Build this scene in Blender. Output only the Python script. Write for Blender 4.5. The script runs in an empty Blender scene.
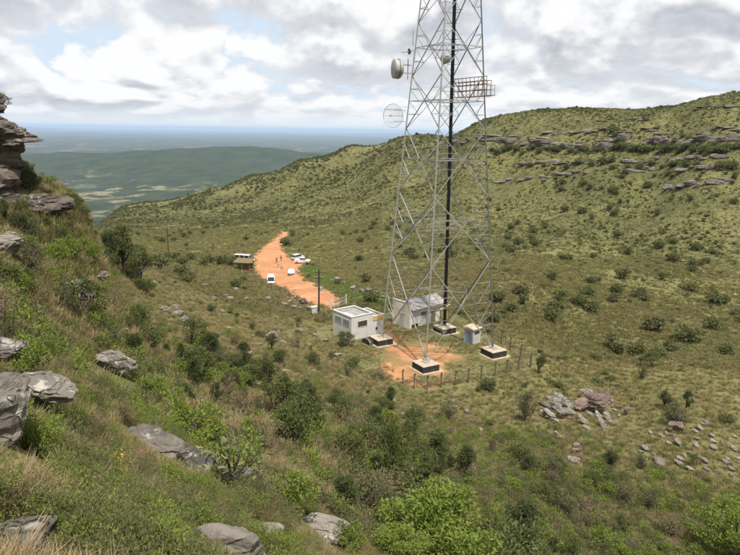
import bpy, bmesh, math, random
import numpy as np
from mathutils import Matrix, Vector, Euler

# ------------------------------------------------------------------ camera
S = bpy.context.scene
COL = S.collection
F_PX, PW, PH = 620.0, 740, 555
PITCH, ROLL, CAM_H = math.radians(13.35), math.radians(0.9), 30.0
_f = np.array([0, math.cos(PITCH), -math.sin(PITCH)])
_r0 = np.array([1.0, 0, 0]); _u0 = np.cross(_r0, _f)
_r = _r0 * math.cos(ROLL) + _u0 * math.sin(ROLL)
_u = -_r0 * math.sin(ROLL) + _u0 * math.cos(ROLL)
CAM = np.array([0, 0, CAM_H])
cd = bpy.data.cameras.new('camera'); cam = bpy.data.objects.new('camera', cd); COL.objects.link(cam)
cd.sensor_width = 36; cd.lens = 36 * F_PX / PW; cd.clip_start = 0.05; cd.clip_end = 400000
M = Matrix(((_r[0], _u[0], -_f[0], 0), (_r[1], _u[1], -_f[1], 0), (_r[2], _u[2], -_f[2], CAM_H), (0, 0, 0, 1)))
cam.matrix_world = M
S.camera = cam

# ------------------------------------------------------------------ sun, sky, exposure
SUN_EL, SUN_AZ = math.radians(67), math.radians(160)     # azimuth from +Y towards +X: high, behind the camera
sd = bpy.data.lights.new('sun', 'SUN'); sun = bpy.data.objects.new('sun', sd); COL.objects.link(sun)
sd.energy = 4.8; sd.angle = math.radians(1.5); sd.color = (1.0, 0.95, 0.87)
sv = Vector((math.sin(SUN_AZ) * math.cos(SUN_EL), math.cos(SUN_AZ) * math.cos(SUN_EL), math.sin(SUN_EL)))
sun.rotation_euler = sv.to_track_quat('Z', 'Y').to_euler(); sun.location = (-60, -50, 120)

class NT:
    """small helper to write node graphs"""
    def __init__(s, tree): s.t = tree; s.n = tree.nodes; s.l = tree.links
    def put(s, sock, v):
        if isinstance(v, bpy.types.NodeSocket): s.l.new(v, sock)
        elif v is not None:
            if hasattr(sock.default_value, '__len__') and not hasattr(v, '__len__'): v = (v,) * len(sock.default_value)
            if hasattr(sock.default_value, '__len__') and len(sock.default_value) == 4 and len(v) == 3: v = (*v, 1)
            sock.default_value = v
    def math(s, op, a, b=None, c=None, clamp=False):
        m = s.n.new('ShaderNodeMath'); m.operation = op; m.use_clamp = clamp
        s.put(m.inputs[0], a)
        if b is not None: s.put(m.inputs[1], b)
        if c is not None: s.put(m.inputs[2], c)
        return m.outputs[0]
    def noise(s, vec, scale, detail=4, rough=0.55, lac=2.0, dist=0.0):
        m = s.n.new('ShaderNodeTexNoise'); s.put(m.inputs['Vector'], vec); m.inputs['Scale'].default_value = scale
        m.inputs['Detail'].default_value = detail; m.inputs['Roughness'].default_value = rough
        m.inputs['Lacunarity'].default_value = lac; m.inputs['Distortion'].default_value = dist
        return m.outputs['Fac']
    def mix(s, f, a, b, mode='MIX'):
        m = s.n.new('ShaderNodeMix'); m.data_type = 'RGBA'; m.blend_type = mode
        s.put(m.inputs[0], f); s.put(m.inputs[6], a); s.put(m.inputs[7], b); return m.outputs[2]
    def ramp(s, v, lo, hi, smooth=True):
        m = s.n.new('ShaderNodeMapRange'); m.interpolation_type = 'SMOOTHSTEP' if smooth else 'LINEAR'
        s.put(m.inputs[0], v); m.inputs[1].default_value = lo; m.inputs[2].default_value = hi; return m.outputs[0]
    def comb(s, x, y, z):
        m = s.n.new('ShaderNodeCombineXYZ'); s.put(m.inputs[0], x); s.put(m.inputs[1], y); s.put(m.inputs[2], z); return m.outputs[0]
    def vmath(s, op, a, b=None):
        m = s.n.new('ShaderNodeVectorMath'); m.operation = op; s.put(m.inputs[0], a)
        if b is not None: s.put(m.inputs[1], b)
        return m.outputs[0]

w = bpy.data.worlds.new('World'); S.world = w; w.use_nodes = True
g = NT(w.node_tree); g.n.clear()
out = g.n.new('ShaderNodeOutputWorld'); bg = g.n.new('ShaderNodeBackground'); g.l.new(bg.outputs[0], out.inputs[0])
sky = g.n.new('ShaderNodeTexSky'); sky.sky_type = 'NISHITA'; sky.sun_disc = False
sky.sun_elevation = SUN_EL; sky.sun_rotation = SUN_AZ; sky.altitude = 900; sky.dust_density = 2.0
bg.inputs[1].default_value = 0.1
tc = g.n.new('ShaderNodeTexCoord'); sp = g.n.new('ShaderNodeSeparateXYZ'); g.l.new(tc.outputs['Generated'], sp.inputs[0])
X, Y, Z = sp.outputs
hyp = g.math('SQRT', g.math('ADD', g.math('MULTIPLY', X, X), g.math('MULTIPLY', Y, Y)))
hyp = g.math('MAXIMUM', hyp, 0.02)
el = g.math('MAXIMUM', g.math('DIVIDE', Z, hyp), 0.0)
# a broken cumulus deck seen from below its rim: puffs shrink towards the horizon
lg = g.math('LOGARITHM', g.math('ADD', el, 0.06), math.e)
ux = g.math('DIVIDE', X, hyp); uy = g.math('DIVIDE', Y, hyp)
def deck(dv):
    return g.comb(g.math('ADD', g.math('MULTIPLY', ux, 5.6), 1.7), g.math('ADD', g.math('MULTIPLY', uy, 5.6), 5.2), g.math('ADD', g.math('MULTIPLY', lg, 1.7), 3.9 + dv))
def billow(vec, scale): return g.math('ABSOLUTE', g.math('SUBTRACT', g.noise(vec, scale, 4, 0.5), 0.5))
def dens(dv, det):
    p = deck(dv); return g.math('ADD', g.noise(p, 0.9, det, 0.54), g.math('MULTIPLY', billow(p, 1.7), 0.95))
d0 = dens(0.0, 7); d1 = dens(0.26, 3); wide = g.noise(deck(0.6), 0.7, 1, 0.5)
lit = g.ramp(g.math('ADD', g.math('SUBTRACT', d0, d1), g.math('MULTIPLY', g.math('SUBTRACT', 0.49, wide), 0.40)), -0.13, 0.12)
thick = g.ramp(d0, 0.46, 0.74)
grey = g.mix(thick, (5.2, 5.4, 5.8, 1), (3.5, 3.7, 4.1, 1))
cloud = g.mix(lit, grey, (7.5, 7.5, 7.55, 1))
blue = g.mix(0.8, sky.outputs[0], (5.6, 6.5, 7.5, 1))
cov = g.ramp(d0, 0.40, 0.49)
skyc = g.mix(cov, blue, cloud)
hz = g.ramp(el, 0.045, 0.0)
skyc = g.mix(g.math('MULTIPLY', hz, 0.9), skyc, (6.4, 6.8, 7.2, 1))
g.l.new(skyc, bg.inputs[0])
w.cycles.sampling_method = 'MANUAL'; w.cycles.sample_map_resolution = 512

S.view_settings.view_transform = 'Standard'; S.view_settings.look = 'None'
S.view_settings.exposure = 0.42; S.view_settings.gamma = 1.0
S.render.engine = 'CYCLES'
S.cycles.use_denoising = True
S.cycles.max_bounces = 5; S.cycles.diffuse_bounces = 2; S.cycles.glossy_bounces = 2; S.cycles.transmission_bounces = 3
S.cycles.transparent_max_bounces = 8; S.cycles.volume_bounces = 0
S.cycles.use_fast_gi = False

rng = np.random.default_rng(7); random.seed(7)

# ------------------------------------------------------------------ pixel rays
def rays(P):
    P = np.asarray(P, float)
    d = _f[None] + (P[:, :1] - PW / 2) / F_PX * _r[None] + (PH / 2 - P[:, 1:2]) / F_PX * _u[None]
    return d / np.linalg.norm(d, axis=1)[:, None]
def atR(px, py, R):
    d = rays([(px, py)])[0]; return CAM + d * (R / math.hypot(d[0], d[1]))
def onz(px, py, z):
    d = rays([(px, py)])[0]; return CAM + d * ((z - CAM_H) / d[2])
def to_px(Q):
    v = np.atleast_2d(Q) - CAM; z = v @ _f
    return np.stack([PW / 2 + F_PX * (v @ _r) / z, PH / 2 - F_PX * (v @ _u) / z], 1), z

# ------------------------------------------------------------------ numpy noise
def _h(ix, iy, s):
    n = (ix.astype(np.int64) * 374761393 + iy.astype(np.int64) * 668265263 + s * 1442695041) & 0x7fffffff
    n = ((n ^ (n >> 13)) * 1274126177) & 0x7fffffff
    return ((n ^ (n >> 16)) & 0xffff) / 65535.0
def vnoise(x, y, s=0):
    ix = np.floor(x); iy = np.floor(y); fx = x - ix; fy = y - iy
    fx = fx * fx * fx * (fx * (fx * 6 - 15) + 10); fy = fy * fy * fy * (fy * (fy * 6 - 15) + 10)
    a = _h(ix, iy, s); b = _h(ix + 1, iy, s); c = _h(ix, iy + 1, s); d = _h(ix + 1, iy + 1, s)
    return (a + (b - a) * fx + (c - a) * fy + (a - b - c + d) * fx * fy) * 2 - 1
def fbm(x, y, s=0, o=4, r=0.5):
    t = 0; a = 1.0; k = 0
    for i in range(o):
        t = t + a * vnoise(x * 2 ** i + 17.3 * i, y * 2 ** i - 9.1 * i, s + i); k += a; a *= r
    return t / k
def sst(x, a, b):
    t = np.clip((x - a) / (b - a), 0, 1); return t * t * (3 - 2 * t)

# ------------------------------------------------------------------ the lie of the land
# surveyed points: picture position and horizontal distance in metres
CP = [(20,555,4.2),(130,555,5.5),(240,555,8),(330,555,11.5),(400,555,17),(470,555,25),(560,555,34),(650,555,41),(740,555,47),
 (10,450,6.5),(100,470,9),(180,465,12),(230,490,12.5),(285,505,13),(320,450,22),(400,470,30),(470,470,40),(560,470,50),(650,470,57),(740,470,62),
 (0,330,14),(80,370,20),(120,372,22),(180,400,25),(0,260,24),(0,300,18),(250,400,36),(300,380,50),(335,375,60),(400,400,66),(460,405,66),(500,395,70),(400,430,51),(460,430,57),
 (585,415,68),(690,440,65),(740,420,74),(740,350,115),(640,350,106),(560,350,95),(740,290,165),(650,290,150),(550,290,126),(500,300,108),
 (740,240,212),(650,240,214),(560,240,208),(500,250,180),(740,200,248),(650,200,268),(560,200,285),(500,200,305),
 (740,160,278),(650,160,303),(560,160,328),(500,160,350),(740,125,302),(650,130,330),(560,130,355),(490,135,380),
 (740,98,335),(700,103,350),(660,110,365),(610,113,378),(580,112,386),(560,111.5,392),(530,113.5,402),(500,119,412),(470,129,422),
 (430,137,480),(400,140,500),(350,149,530),(300,162,550),(250,178,570),(200,192,590),(160,202,600),(115,213,610),
 (430,160,430),(430,200,330),(430,240,215),(400,270,150),(350,180,470),(350,220,310),(350,260,180),(300,200,440),(300,228,300),(290,233,275),
 (250,200,490),(250,225,325),(250,245,220),(200,215,440),(200,235,275),(200,255,190),(150,222,430),(150,238,265),(170,255,195),(125,226,400),
 (60,240,45),(100,300,48),(180,330,60),(140,262,95),(110,276,56),(120,259,84),(130,249,130),(142,243,185),(100,247,72),(106,237,112),(116,231,250),(150,275,88),(190,290,92),(250,320,88),(262,293,120),(310,318,97),(220,360,52),(60,217,42),(88,225,50),(200,272,140),
 (8,180,38),(32,186,38),(48,195,37.5),(70,211,41),(0,214,34.5),(40,222,35),(30,236,33),(-60,205,31),(-60,280,18),(-60,400,8),
 (271,282,145),(291,274,155),(303,264,172),(243,266,163),(320,300,112),(300,280,138),(380,290,120)]
Pk = [atR(*c) for c in CP]
SKYL = [(740,98,335),(660,110,365),(560,111.5,392),(500,119,412),(470,129,422),(430,137,480),(350,149,530),(250,178,570),(160,202,600),(115,213,610)]
for (x, y, R) in SKYL:
    p = atR(x, y + 30, R * 1.35); Pk.append(p)
    p = atR(x, y + 90, R * 1.8); Pk.append(p)
for (x, y, z) in [(382,345,0),(427,372,0),(494,357,0),(443,335,0),(352,341,0),(440,350,0),(530,366,-.3),(395,326,0),(415,315,0),(450,318,0),(480,330,0),(420,388,-.1)]:
    Pk.append(onz(x, y, z))
def polar(a, R, z): return np.array([R * math.sin(math.radians(a)), R * math.cos(math.radians(a)), z])
for a, R, z in [(0,0.5,28.35),(90,3,27.2),(180,4,29.2),(-90,4,29.0),(90,12,22),(90,40,8),(90,120,2),(90,300,25),(90,700,20),(60,25,13),(60,60,0),(60,140,-9),(60,260,20),(60,380,45),(55,600,0),(45,330,32),(45,240,2),(45,60,-6),(45,35,2),
                (180,15,32),(180,60,40),(180,300,40),(180,900,0),(-90,15,31),(-90,50,36),(-90,150,20),(-90,500,-40),(-90,900,-120),(-45,40,29),(-45,90,5),(-45,250,-50),(-45,600,-110),(-30,130,2),(-32,260,-35),(-30,600,-95),(-24,800,-140),(-10,900,-130),(10,950,-60),(130,400,40),(-130,400,0)]:
    Pk.append(polar(a, R, z))
Pk = np.array(Pk)
def qmap(x, y):
    R = np.hypot(x, y) + 1e-9; k = np.log(1 + R / 3.0) / R; return np.stack([x * k, y * k], -1)
def _ker(d2): return 0.5 * d2 * np.log(d2 + 1e-12)
_Q = qmap(Pk[:, 0], Pk[:, 1]); _Rk = np.hypot(Pk[:, 0], Pk[:, 1]); _W = (Pk[:, 2] - CAM_H) / (_Rk + 3)
_n = len(Pk); _A = np.zeros((_n + 3, _n + 3))
_A[:_n, :_n] = _ker(((_Q[:, None] - _Q[None]) ** 2).sum(-1)) + np.eye(_n) * 0.0006
_A[:_n, _n] = 1; _A[:_n, _n + 1:] = _Q; _A[_n, :_n] = 1; _A[_n + 1:, :_n] = _Q.T
_sol = np.linalg.solve(_A, np.concatenate([_W, np.zeros(3)]))
def near_h(x, y):
    o = np.empty(len(x))
    for i in range(0, len(x), 40000):
        q = qmap(x[i:i+40000], y[i:i+40000]); R = np.hypot(x[i:i+40000], y[i:i+40000])
        d2 = ((q[:, None] - _Q[None]) ** 2).sum(-1)
        v = _ker(d2) @ _sol[:_n] + _sol[_n] + q @ _sol[_n + 1:]
        o[i:i+40000] = v * (R + 3) + CAM_H
    return o
def far_h(x, y):
    R = np.hypot(x, y); az = np.degrees(np.arctan2(x, y))
    z = -330 + 14 * fbm(x / 900, y / 900, 50, 4) + 40 * fbm(x / 6000, y / 6000, 60, 3) * sst(R, 3000, 9000)
    # forested ridge in the valley
    ridge = np.exp(-((R - 5600 - 500 * fbm(az / 9, az * 0, 70, 2)) / 900) ** 2) * (0.72 + 0.28 * np.exp(-((az + 14) / 7.0) ** 2)) * sst(az, -46, -30)
    z = z + 180 * ridge * (1 + 0.42 * fbm(x / 700, y / 700, 71, 5))
    z = z + 95 * np.exp(-((R - 7600) / 800) ** 2) * sst(az, -20, -12) * (1 + .3 * fbm(x / 900, y / 900, 77, 3))
    z = z + 60 * np.exp(-((R - 3900) / 500) ** 2) * sst(az, -24, -12) * (1 + .4 * fbm(x / 500, y / 500, 75, 3))
    z = z + 260 * sst(R, 42000, 60000) * np.exp(-((az + 31) / 4.0) ** 2) + 120 * sst(R, 40000, 60000) * np.exp(-((az - 4) / 3.5) ** 2)
    return z
CX, CY = 9.5, 83.24                                   # middle of the mast
def flat_w(x, y): return 1 - sst(np.hypot((x - 8) / 1.12, y - 84), 12, 20)
def height(x, y):
    x = np.asarray(x, float).ravel(); y = np.asarray(y, float).ravel()
    R = np.hypot(x, y); z = np.empty(len(x))
    nr = R < 1900
    xn, yn, Rn = x[nr], y[nr], R[nr]
    zn = near_h(xn, yn); fw = flat_w(xn, yn)
    road = 1 - sst(np.abs(xn + 18 + 0.06 * (yn - 140)), 10, 40) * 1.0
    road = np.where((yn > 95) & (yn < 300), road, 0)
    rough = (1 - fw) * (1 - 0.85 * road)
    zn = zn + rough * (0.10 * fbm(xn / 1.3, yn / 1.3, 1, 3) * sst(Rn, 1.5, 8) + 0.35 * fbm(xn / 7, yn / 7, 5, 3) * sst(Rn, 6, 25)
                       + 0.9 * fbm(xn / 38, yn / 38, 9, 4) * sst(Rn, 90, 200) + 0.7 * fbm(xn / 110, yn / 110, 15, 3) * sst(Rn, 240, 420))
    zn = zn * (1 - fw) + fw * 0.03 * fbm(xn / 3, yn / 3, 21, 2)
    z[nr] = zn
    fr = R > 600
    zf = far_h(x[fr], y[fr]); t = sst(R[fr], 680, 1850); a = np.where(nr, z, 0)[fr]
    z[fr] = np.where(R[fr] < 1900, a * (1 - t) + zf * t, zf)
    return z
_TT = np.geomspace(1.0, 3000, 1500)
def hits(P):
    """where the picture positions P meet the ground"""
    D = rays(P); outp = []
    for d in D:
        q = CAM + d * _TT[:, None]; below = q[:, 2] - height(q[:, 0], q[:, 1]); k = int(np.argmax(below < 0))
        if below[k] >= 0 or k == 0: k = max(k, 1); t = _TT[k]
        else:
            a, b = below[k - 1], below[k]; t = _TT[k - 1] + (_TT[k] - _TT[k - 1]) * a / (a - b)
        outp.append(CAM + d * t)
    return np.array(outp)
def in_poly(x, y, poly):
    c = np.zeros(len(x), bool); n = len(poly)
    for i in range(n):
        x1, y1 = poly[i][:2]; x2, y2 = poly[(i + 1) % n][:2]
        c ^= ((y1 > y) != (y2 > y)) & (x < (x2 - x1) * (y - y1) / (y2 - y1 + 1e-12) + x1)
    return c
def poly_dist(x, y, poly):
    d = np.full(len(x), 1e9); n = len(poly)
    for i in range(n):
        a = np.array(poly[i][:2]); b = np.array(poly[(i + 1) % n][:2]); ab = b - a
        t = np.clip(((x - a[0]) * ab[0] + (y - a[1]) * ab[1]) / (ab @ ab), 0, 1)
        d = np.minimum(d, np.hypot(x - a[0] - t * ab[0], y - a[1] - t * ab[1]))
    return np.where(in_poly(x, y, poly), d, -d)
ROAD = hits([(281,231.8),(275,237),(264,245),(254,253),(251,264),(257.5,275.5),(269,283.5),(284,291),(296,299),(310,305),(326,309),(335,309),
             (344,301),(326,289),(309,280.5),(303,272),(300,268),(306,265),(310,261.5),(297,259.5),(289,257),(283.5,250),(284.5,240),(293,232.2)])
YARD = hits([(386,322),(392,323),(398,331),(402,339),(418,339),(436,344),(456,350),(470,356),(468,362),(450,365),(447,377),(424,376),(410,381),(396,383),(388,374),(379,366),(376,356),(384,347),(386,340),(384,332)])
PATCH = hits([(394,374),(406,379),(430,380),(452,374),(474,374),(464,383),(442,387),(425,390),(405,386)])
LUSH = hits([(300,272),(322,286),(345,300),(362,300),(390,308),(392,300),(372,290),(345,282),(325,272),(310,266)])

# ------------------------------------------------------------------ mesh helpers
def link(o): COL.objects.link(o); return o
def tag(o, label=None, cat=None, group=None, kind=None):
    if label: o['label'] = label
    if cat: o['category'] = cat
    if group: o['group'] = group
    if kind: o['kind'] = kind
    return o
def mk_mesh(name, V, Fc, mats=(), smooth=False, mi=None):
    me = bpy.data.meshes.new(name); me.from_pydata([tuple(v) for v in V], [], [tuple(f) for f in Fc])
    for m in mats: me.materials.append(m)
    if smooth: me.polygons.foreach_set('use_smooth', np.ones(len(me.polygons), bool))
    if mi is not None: me.polygons.foreach_set('material_index', np.asarray(mi, np.int32))
    me.update(); return me
def mk_np(name, V, T, mats=(), smooth=False):
    """fast mesh from an array of vertices and equal-sized faces"""
    V = np.asarray(V, np.float32); T = np.asarray(T, np.int32); k = T.shape[1]
    me = bpy.data.meshes.new(name); me.vertices.add(len(V)); me.vertices.foreach_set('co', V.ravel())
    me.loops.add(T.size); me.loops.foreach_set('vertex_index', T.ravel())
    me.polygons.add(len(T)); me.polygons.foreach_set('loop_start', np.arange(0, T.size, k, dtype=np.int32))
    me.polygons.foreach_set('use_smooth', np.full(len(T), smooth))
    for m in mats: me.materials.append(m)
    me.update(calc_edges=True); return me
def ob(name, me, parent=None, loc=None, rot=None, sc=None):
    o = bpy.data.objects.new(name, me); link(o)
    if parent: o.parent = parent
    if loc is not None: o.location = loc
    if rot is not None: o.rotation_euler = rot
    if sc is not None: o.scale = sc if hasattr(sc, '__len__') else (sc,) * 3
    return o
def empty(name, loc=(0, 0, 0), rz=0.0):
    o = bpy.data.objects.new(name, None); link(o); o.location = loc; o.rotation_euler = (0, 0, rz); o.empty_display_size = 0.2; return o
class MB:
    def __init__(s): s.v = []; s.f = []
    def add(s, V, Fc):
        k = len(s.v); s.v += [tuple(map(float, v)) for v in V]; s.f += [tuple(i + k for i in f) for f in Fc]; return s
    def box(s, x0, x1, y0, y1, z0, z1):
        return s.add([(x0,y0,z0),(x1,y0,z0),(x1,y1,z0),(x0,y1,z0),(x0,y0,z1),(x1,y0,z1),(x1,y1,z1),(x0,y1,z1)],
                     [(0,3,2,1),(4,5,6,7),(0,1,5,4),(1,2,6,5),(2,3,7,6),(3,0,4,7)])
    def frustum(s, x0, x1, y0, y1, z0, z1, ins):
        return s.add([(x0,y0,z0),(x1,y0,z0),(x1,y1,z0),(x0,y1,z0),(x0+ins,y0+ins,z1),(x1-ins,y0+ins,z1),(x1-ins,y1-ins,z1),(x0+ins,y1-ins,z1)],
                     [(0,3,2,1),(4,5,6,7),(0,1,5,4),(1,2,6,5),(2,3,7,6),(3,0,4,7)])
    def tube(s, pts, rad, n=8, cap=True):
        pts = [np.array(p, float) for p in pts]; rad = rad if hasattr(rad, '__len__') else [rad] * len(pts)
        V = []; prev = None
        for i, p in enumerate(pts):
            d = pts[min(i + 1, len(pts) - 1)] - pts[max(i - 1, 0)]; d = d / (np.linalg.norm(d) + 1e-9)
            a = np.array([1, 0, 0]) if prev is None and abs(d[0]) < .9 else (np.array([0, 1, 0]) if prev is None else prev)
            a = a - d * (a @ d); a = a / (np.linalg.norm(a) + 1e-9); prev = a; b = np.cross(d, a)
            V += [p + rad[i] * (math.cos(2 * math.pi * j / n) * a + math.sin(2 * math.pi * j / n) * b) for j in range(n)]
        Fc = [(i*n+j, i*n+(j+1)%n, (i+1)*n+(j+1)%n, (i+1)*n+j) for i in range(len(pts)-1) for j in range(n)]
        if cap: Fc += [tuple(range(n))[::-1], tuple(range((len(pts)-1)*n, len(pts)*n))]
        return s.add(V, Fc)
    def bar(s, p, q, w, h=None):
        p = np.array(p, float); q = np.array(q, float); h = h or w; d = q - p; d /= np.linalg.norm(d)
        a = np.cross(d, [0, 0, 1]); a = np.array([1., 0, 0]) if np.linalg.norm(a) < 1e-3 else a / np.linalg.norm(a); b = np.cross(a, d)
        V = [c + sx * a * w / 2 + sz * b * h / 2 for c in (p, q) for sx, sz in ((-1,-1),(1,-1),(1,1),(-1,1))]
        return s.add(V, [(0,3,2,1),(4,5,6,7),(0,1,5,4),(1,2,6,5),(2,3,7,6),(3,0,4,7)])
    def prism(s, prof, y0, y1, ins=0.0, zi=None):
        """a side profile (x, z) spread over y"""
        n = len(prof); V = []
        for yy, sg in ((y0, 1), (y1, -1)):
            for (x, z) in prof:
                k = ins * max(0, z - zi) if zi is not None else 0; V.append((x, yy + sg * k, z))
        return s.add(V, [tuple(range(n)), tuple(range(2*n-1, n-1, -1))] + [(i, i + n, (i+1) % n + n, (i+1) % n) for i in range(n)])
    def mesh(s, name, mat, smooth=False): return mk_mesh(name, s.v, s.f, [mat], smooth)
    def build(s, name, mat, parent=None, smooth=False, loc=None, rot=None): return ob(name, s.mesh(name, mat, smooth), parent, loc, rot)

# ------------------------------------------------------------------ materials
MAT = {}
def mat(name, col, rough=0.8, metal=0.0, var=0.12, scale=3.0, bump=0.0, dirt=None, spec=0.3):
    """painted or plain surface with soft mottling, and stains of its own where dirt is given"""
    m = bpy.data.materials.new(name); m.use_nodes = True; t = NT(m.node_tree); b = t.n['Principled BSDF']
    geo = t.n.new('ShaderNodeTexCoord'); n = t.noise(geo.outputs['Object'], scale, 6, 0.65)
    c = t.mix(t.ramp(n, 0.3, 0.7), tuple(x * (1 - var) for x in col), tuple(min(1, x * (1 + var)) for x in col))
    if dirt:
        mp = t.vmath('MULTIPLY', geo.outputs['Object'], (1, 1, 0.25)); n2 = t.noise(mp, scale * 1.7, 6, 0.7)
        c = t.mix(t.math('MULTIPLY', t.ramp(n2, dirt[1], dirt[1] + .18), dirt[2]), c, dirt[0])
    t.put(b.inputs['Base Color'], c); b.inputs['Roughness'].default_value = rough; b.inputs['Metallic'].default_value = metal
    b.inputs['Specular IOR Level'].default_value = spec
    if bump:
        bp = t.n.new('ShaderNodeBump'); bp.inputs['Strength'].default_value = bump; bp.inputs['Distance'].default_value = 0.02
        t.put(bp.inputs['Height'], n); t.l.new(bp.outputs[0], b.inputs['Normal'])
    MAT[name] = m; return m
def leaf_mat(name, a, b_, dry=None, trans=0.35):
    """leaf colour varies from leaf to leaf by place and from plant to plant"""
    m = bpy.data.materials.new(name); m.use_nodes = True; t = NT(m.node_tree); t.n.clear()
    o = t.n.new('ShaderNodeOutputMaterial'); info = t.n.new('ShaderNodeObjectInfo'); geo = t.n.new('ShaderNodeNewGeometry')
    n = t.noise(geo.outputs['Position'], 1.7, 3, 0.6)
    f = t.math('ADD', t.math('MULTIPLY', t.ramp(n, .3, .7), .55), t.math('MULTIPLY', info.outputs['Random'], .45))
    c = t.mix(f, a, b_)
    if dry:
        n2 = t.noise(geo.outputs['Position'], 0.11, 3, 0.6)
        k = t.ramp(t.math('ADD', n2, t.math('MULTIPLY', t.math('SUBTRACT', info.outputs['Random'], .5), .5)), dry[1], dry[1] + .16)
        c = t.mix(k, c, dry[0])
    d = t.n.new('ShaderNodeBsdfPrincipled'); t.put(d.inputs['Base Color'], c); d.inputs['Roughness'].default_value = 0.65; d.inputs['Specular IOR Level'].default_value = 0.25
    tr = t.n.new('ShaderNodeBsdfTranslucent'); t.put(tr.inputs[0], t.mix(0.5, c, (0.16, 0.22, 0.03)))
    mx = t.n.new('ShaderNodeMixShader'); mx.inputs[0].default_value = trans
    t.l.new(d.outputs[0], mx.inputs[1]); t.l.new(tr.outputs[0], mx.inputs[2]); t.l.new(mx.outputs[0], o.inputs[0])
    MAT[name] = m; return m
def rock_mat(name, base, dark, pale, strata=1.0):
    m = bpy.data.materials.new(name); m.use_nodes = True; t = NT(m.node_tree); b = t.n['Principled BSDF']
    info = t.n.new('ShaderNodeObjectInfo'); geo = t.n.new('ShaderNodeNewGeometry'); pos = geo.outputs['Position']
    n1 = t.noise(pos, 0.9, 8, 0.65); n2 = t.noise(pos, 5.0, 8, 0.7)
    band = t.noise(t.vmath('MULTIPLY', pos, (0.35, 0.35, 5.0 * strata)), 1.0, 5, 0.6)
    c = t.mix(t.ramp(n1, .35, .65), base, tuple(x * .72 for x in base))
    c = t.mix(t.math('MULTIPLY', t.ramp(band, .50, .66), .75), c, dark)
    c = t.mix(t.math('MULTIPLY', t.ramp(n2, .52, .62), t.ramp(n1, .42, .6)), c, pale)
    c = t.mix(t.math('MULTIPLY', t.ramp(n2, .42, .30), .6), c, dark)
    vo = t.n.new('ShaderNodeTexVoronoi'); vo.feature = 'DISTANCE_TO_EDGE'; vo.inputs['Scale'].default_value = 1.5
    wp = t.n.new('ShaderNodeTexNoise'); wp.inputs['Scale'].default_value = 1.6; t.l.new(pos, wp.inputs['Vector']); t.put(vo.inputs['Vector'], t.vmath('ADD', t.vmath('MULTIPLY', pos, (1, 1, 2.2 * strata + .6)), t.vmath('MULTIPLY', wp.outputs['Color'], (1.8, 1.8, 1.8))))
    crack = t.ramp(vo.outputs['Distance'], .030, .0); crack = t.math('MULTIPLY', crack, t.ramp(n1, .46, .60)); c = t.mix(t.math('MULTIPLY', crack, .6), c, tuple(x * .6 for x in dark))
    k = t.math('ADD', 0.75, t.math('MULTIPLY', info.outputs['Random'], .5))
    c = t.mix(1.0, c, t.comb(k, k, k), 'MULTIPLY')
    t.put(b.inputs['Base Color'], c); b.inputs['Roughness'].default_value = .9; b.inputs['Specular IOR Level'].default_value = .2
    bp = t.n.new('ShaderNodeBump'); bp.inputs['Strength'].default_value = 1.0; bp.inputs['Distance'].default_value = .10
    t.put(bp.inputs['Height'], t.math('SUBTRACT', t.math('ADD', n2, t.math('MULTIPLY', band, 1.4)), t.math('MULTIPLY', crack, .8))); t.l.new(bp.outputs[0], b.inputs['Normal'])
    MAT[name] = m; return m
leaf_mat('leaf_bright', (0.135, 0.190, 0.030), (0.225, 0.265, 0.055))
leaf_mat('leaf_mid', (0.085, 0.105, 0.034), (0.135, 0.148, 0.052))
leaf_mat('leaf_dark', (0.054, 0.070, 0.027), (0.088, 0.102, 0.040))
leaf_mat('leaf_olive', (0.100, 0.102, 0.050), (0.155, 0.145, 0.072))
leaf_mat('leaf_far', (0.088, 0.100, 0.038), (0.135, 0.135, 0.054))
leaf_mat('hill_blade', (0.112, 0.116, 0.042), (0.165, 0.155, 0.064), ((0.21, 0.172, 0.085), 0.52), 0.25)
leaf_mat('meadow_blade', (0.185, 0.170, 0.068), (0.275, 0.232, 0.098), None, 0.25)
leaf_mat('leaf_dry', (0.19, 0.135, 0.085), (0.27, 0.195, 0.12))
leaf_mat('leaf_pale', (0.12, 0.17, 0.06), (0.30, 0.30, 0.13))
leaf_mat('grass_blade', (0.130, 0.155, 0.042), (0.210, 0.212, 0.068), ((0.29, 0.225, 0.115), 0.46), 0.3)
leaf_mat('straw_blade', (0.26, 0.180, 0.105), (0.37, 0.275, 0.16), None, 0.25)
leaf_mat('lush_blade', (0.115, 0.185, 0.036), (0.165, 0.225, 0.050))
leaf_mat('flower_yellow', (0.65, 0.40, 0.03), (0.75, 0.48, 0.05))
mat('bark', (0.10, 0.082, 0.068), .9, var=.35, scale=9, bump=.4)
mat('bark_dark', (0.045, 0.037, 0.032), .9, var=.3, scale=9)
rock_mat('rock_grey', (0.225, 0.200, 0.170), (0.058, 0.050, 0.042), (0.47, 0.445, 0.39))
rock_mat('rock_pink', (0.205, 0.145, 0.115), (0.058, 0.044, 0.038), (0.31, 0.25, 0.205))
rock_mat('rock_pale', (0.235, 0.20, 0.172), (0.085, 0.072, 0.062), (0.40, 0.365, 0.32))
rock_mat('rock_cliff', (0.118, 0.095, 0.080), (0.036, 0.029, 0.025), (0.25, 0.23, 0.20), .35)
rock_mat('rock_band', (0.175, 0.148, 0.125), (0.050, 0.041, 0.035), (0.36, 0.335, 0.295), .5)

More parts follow.
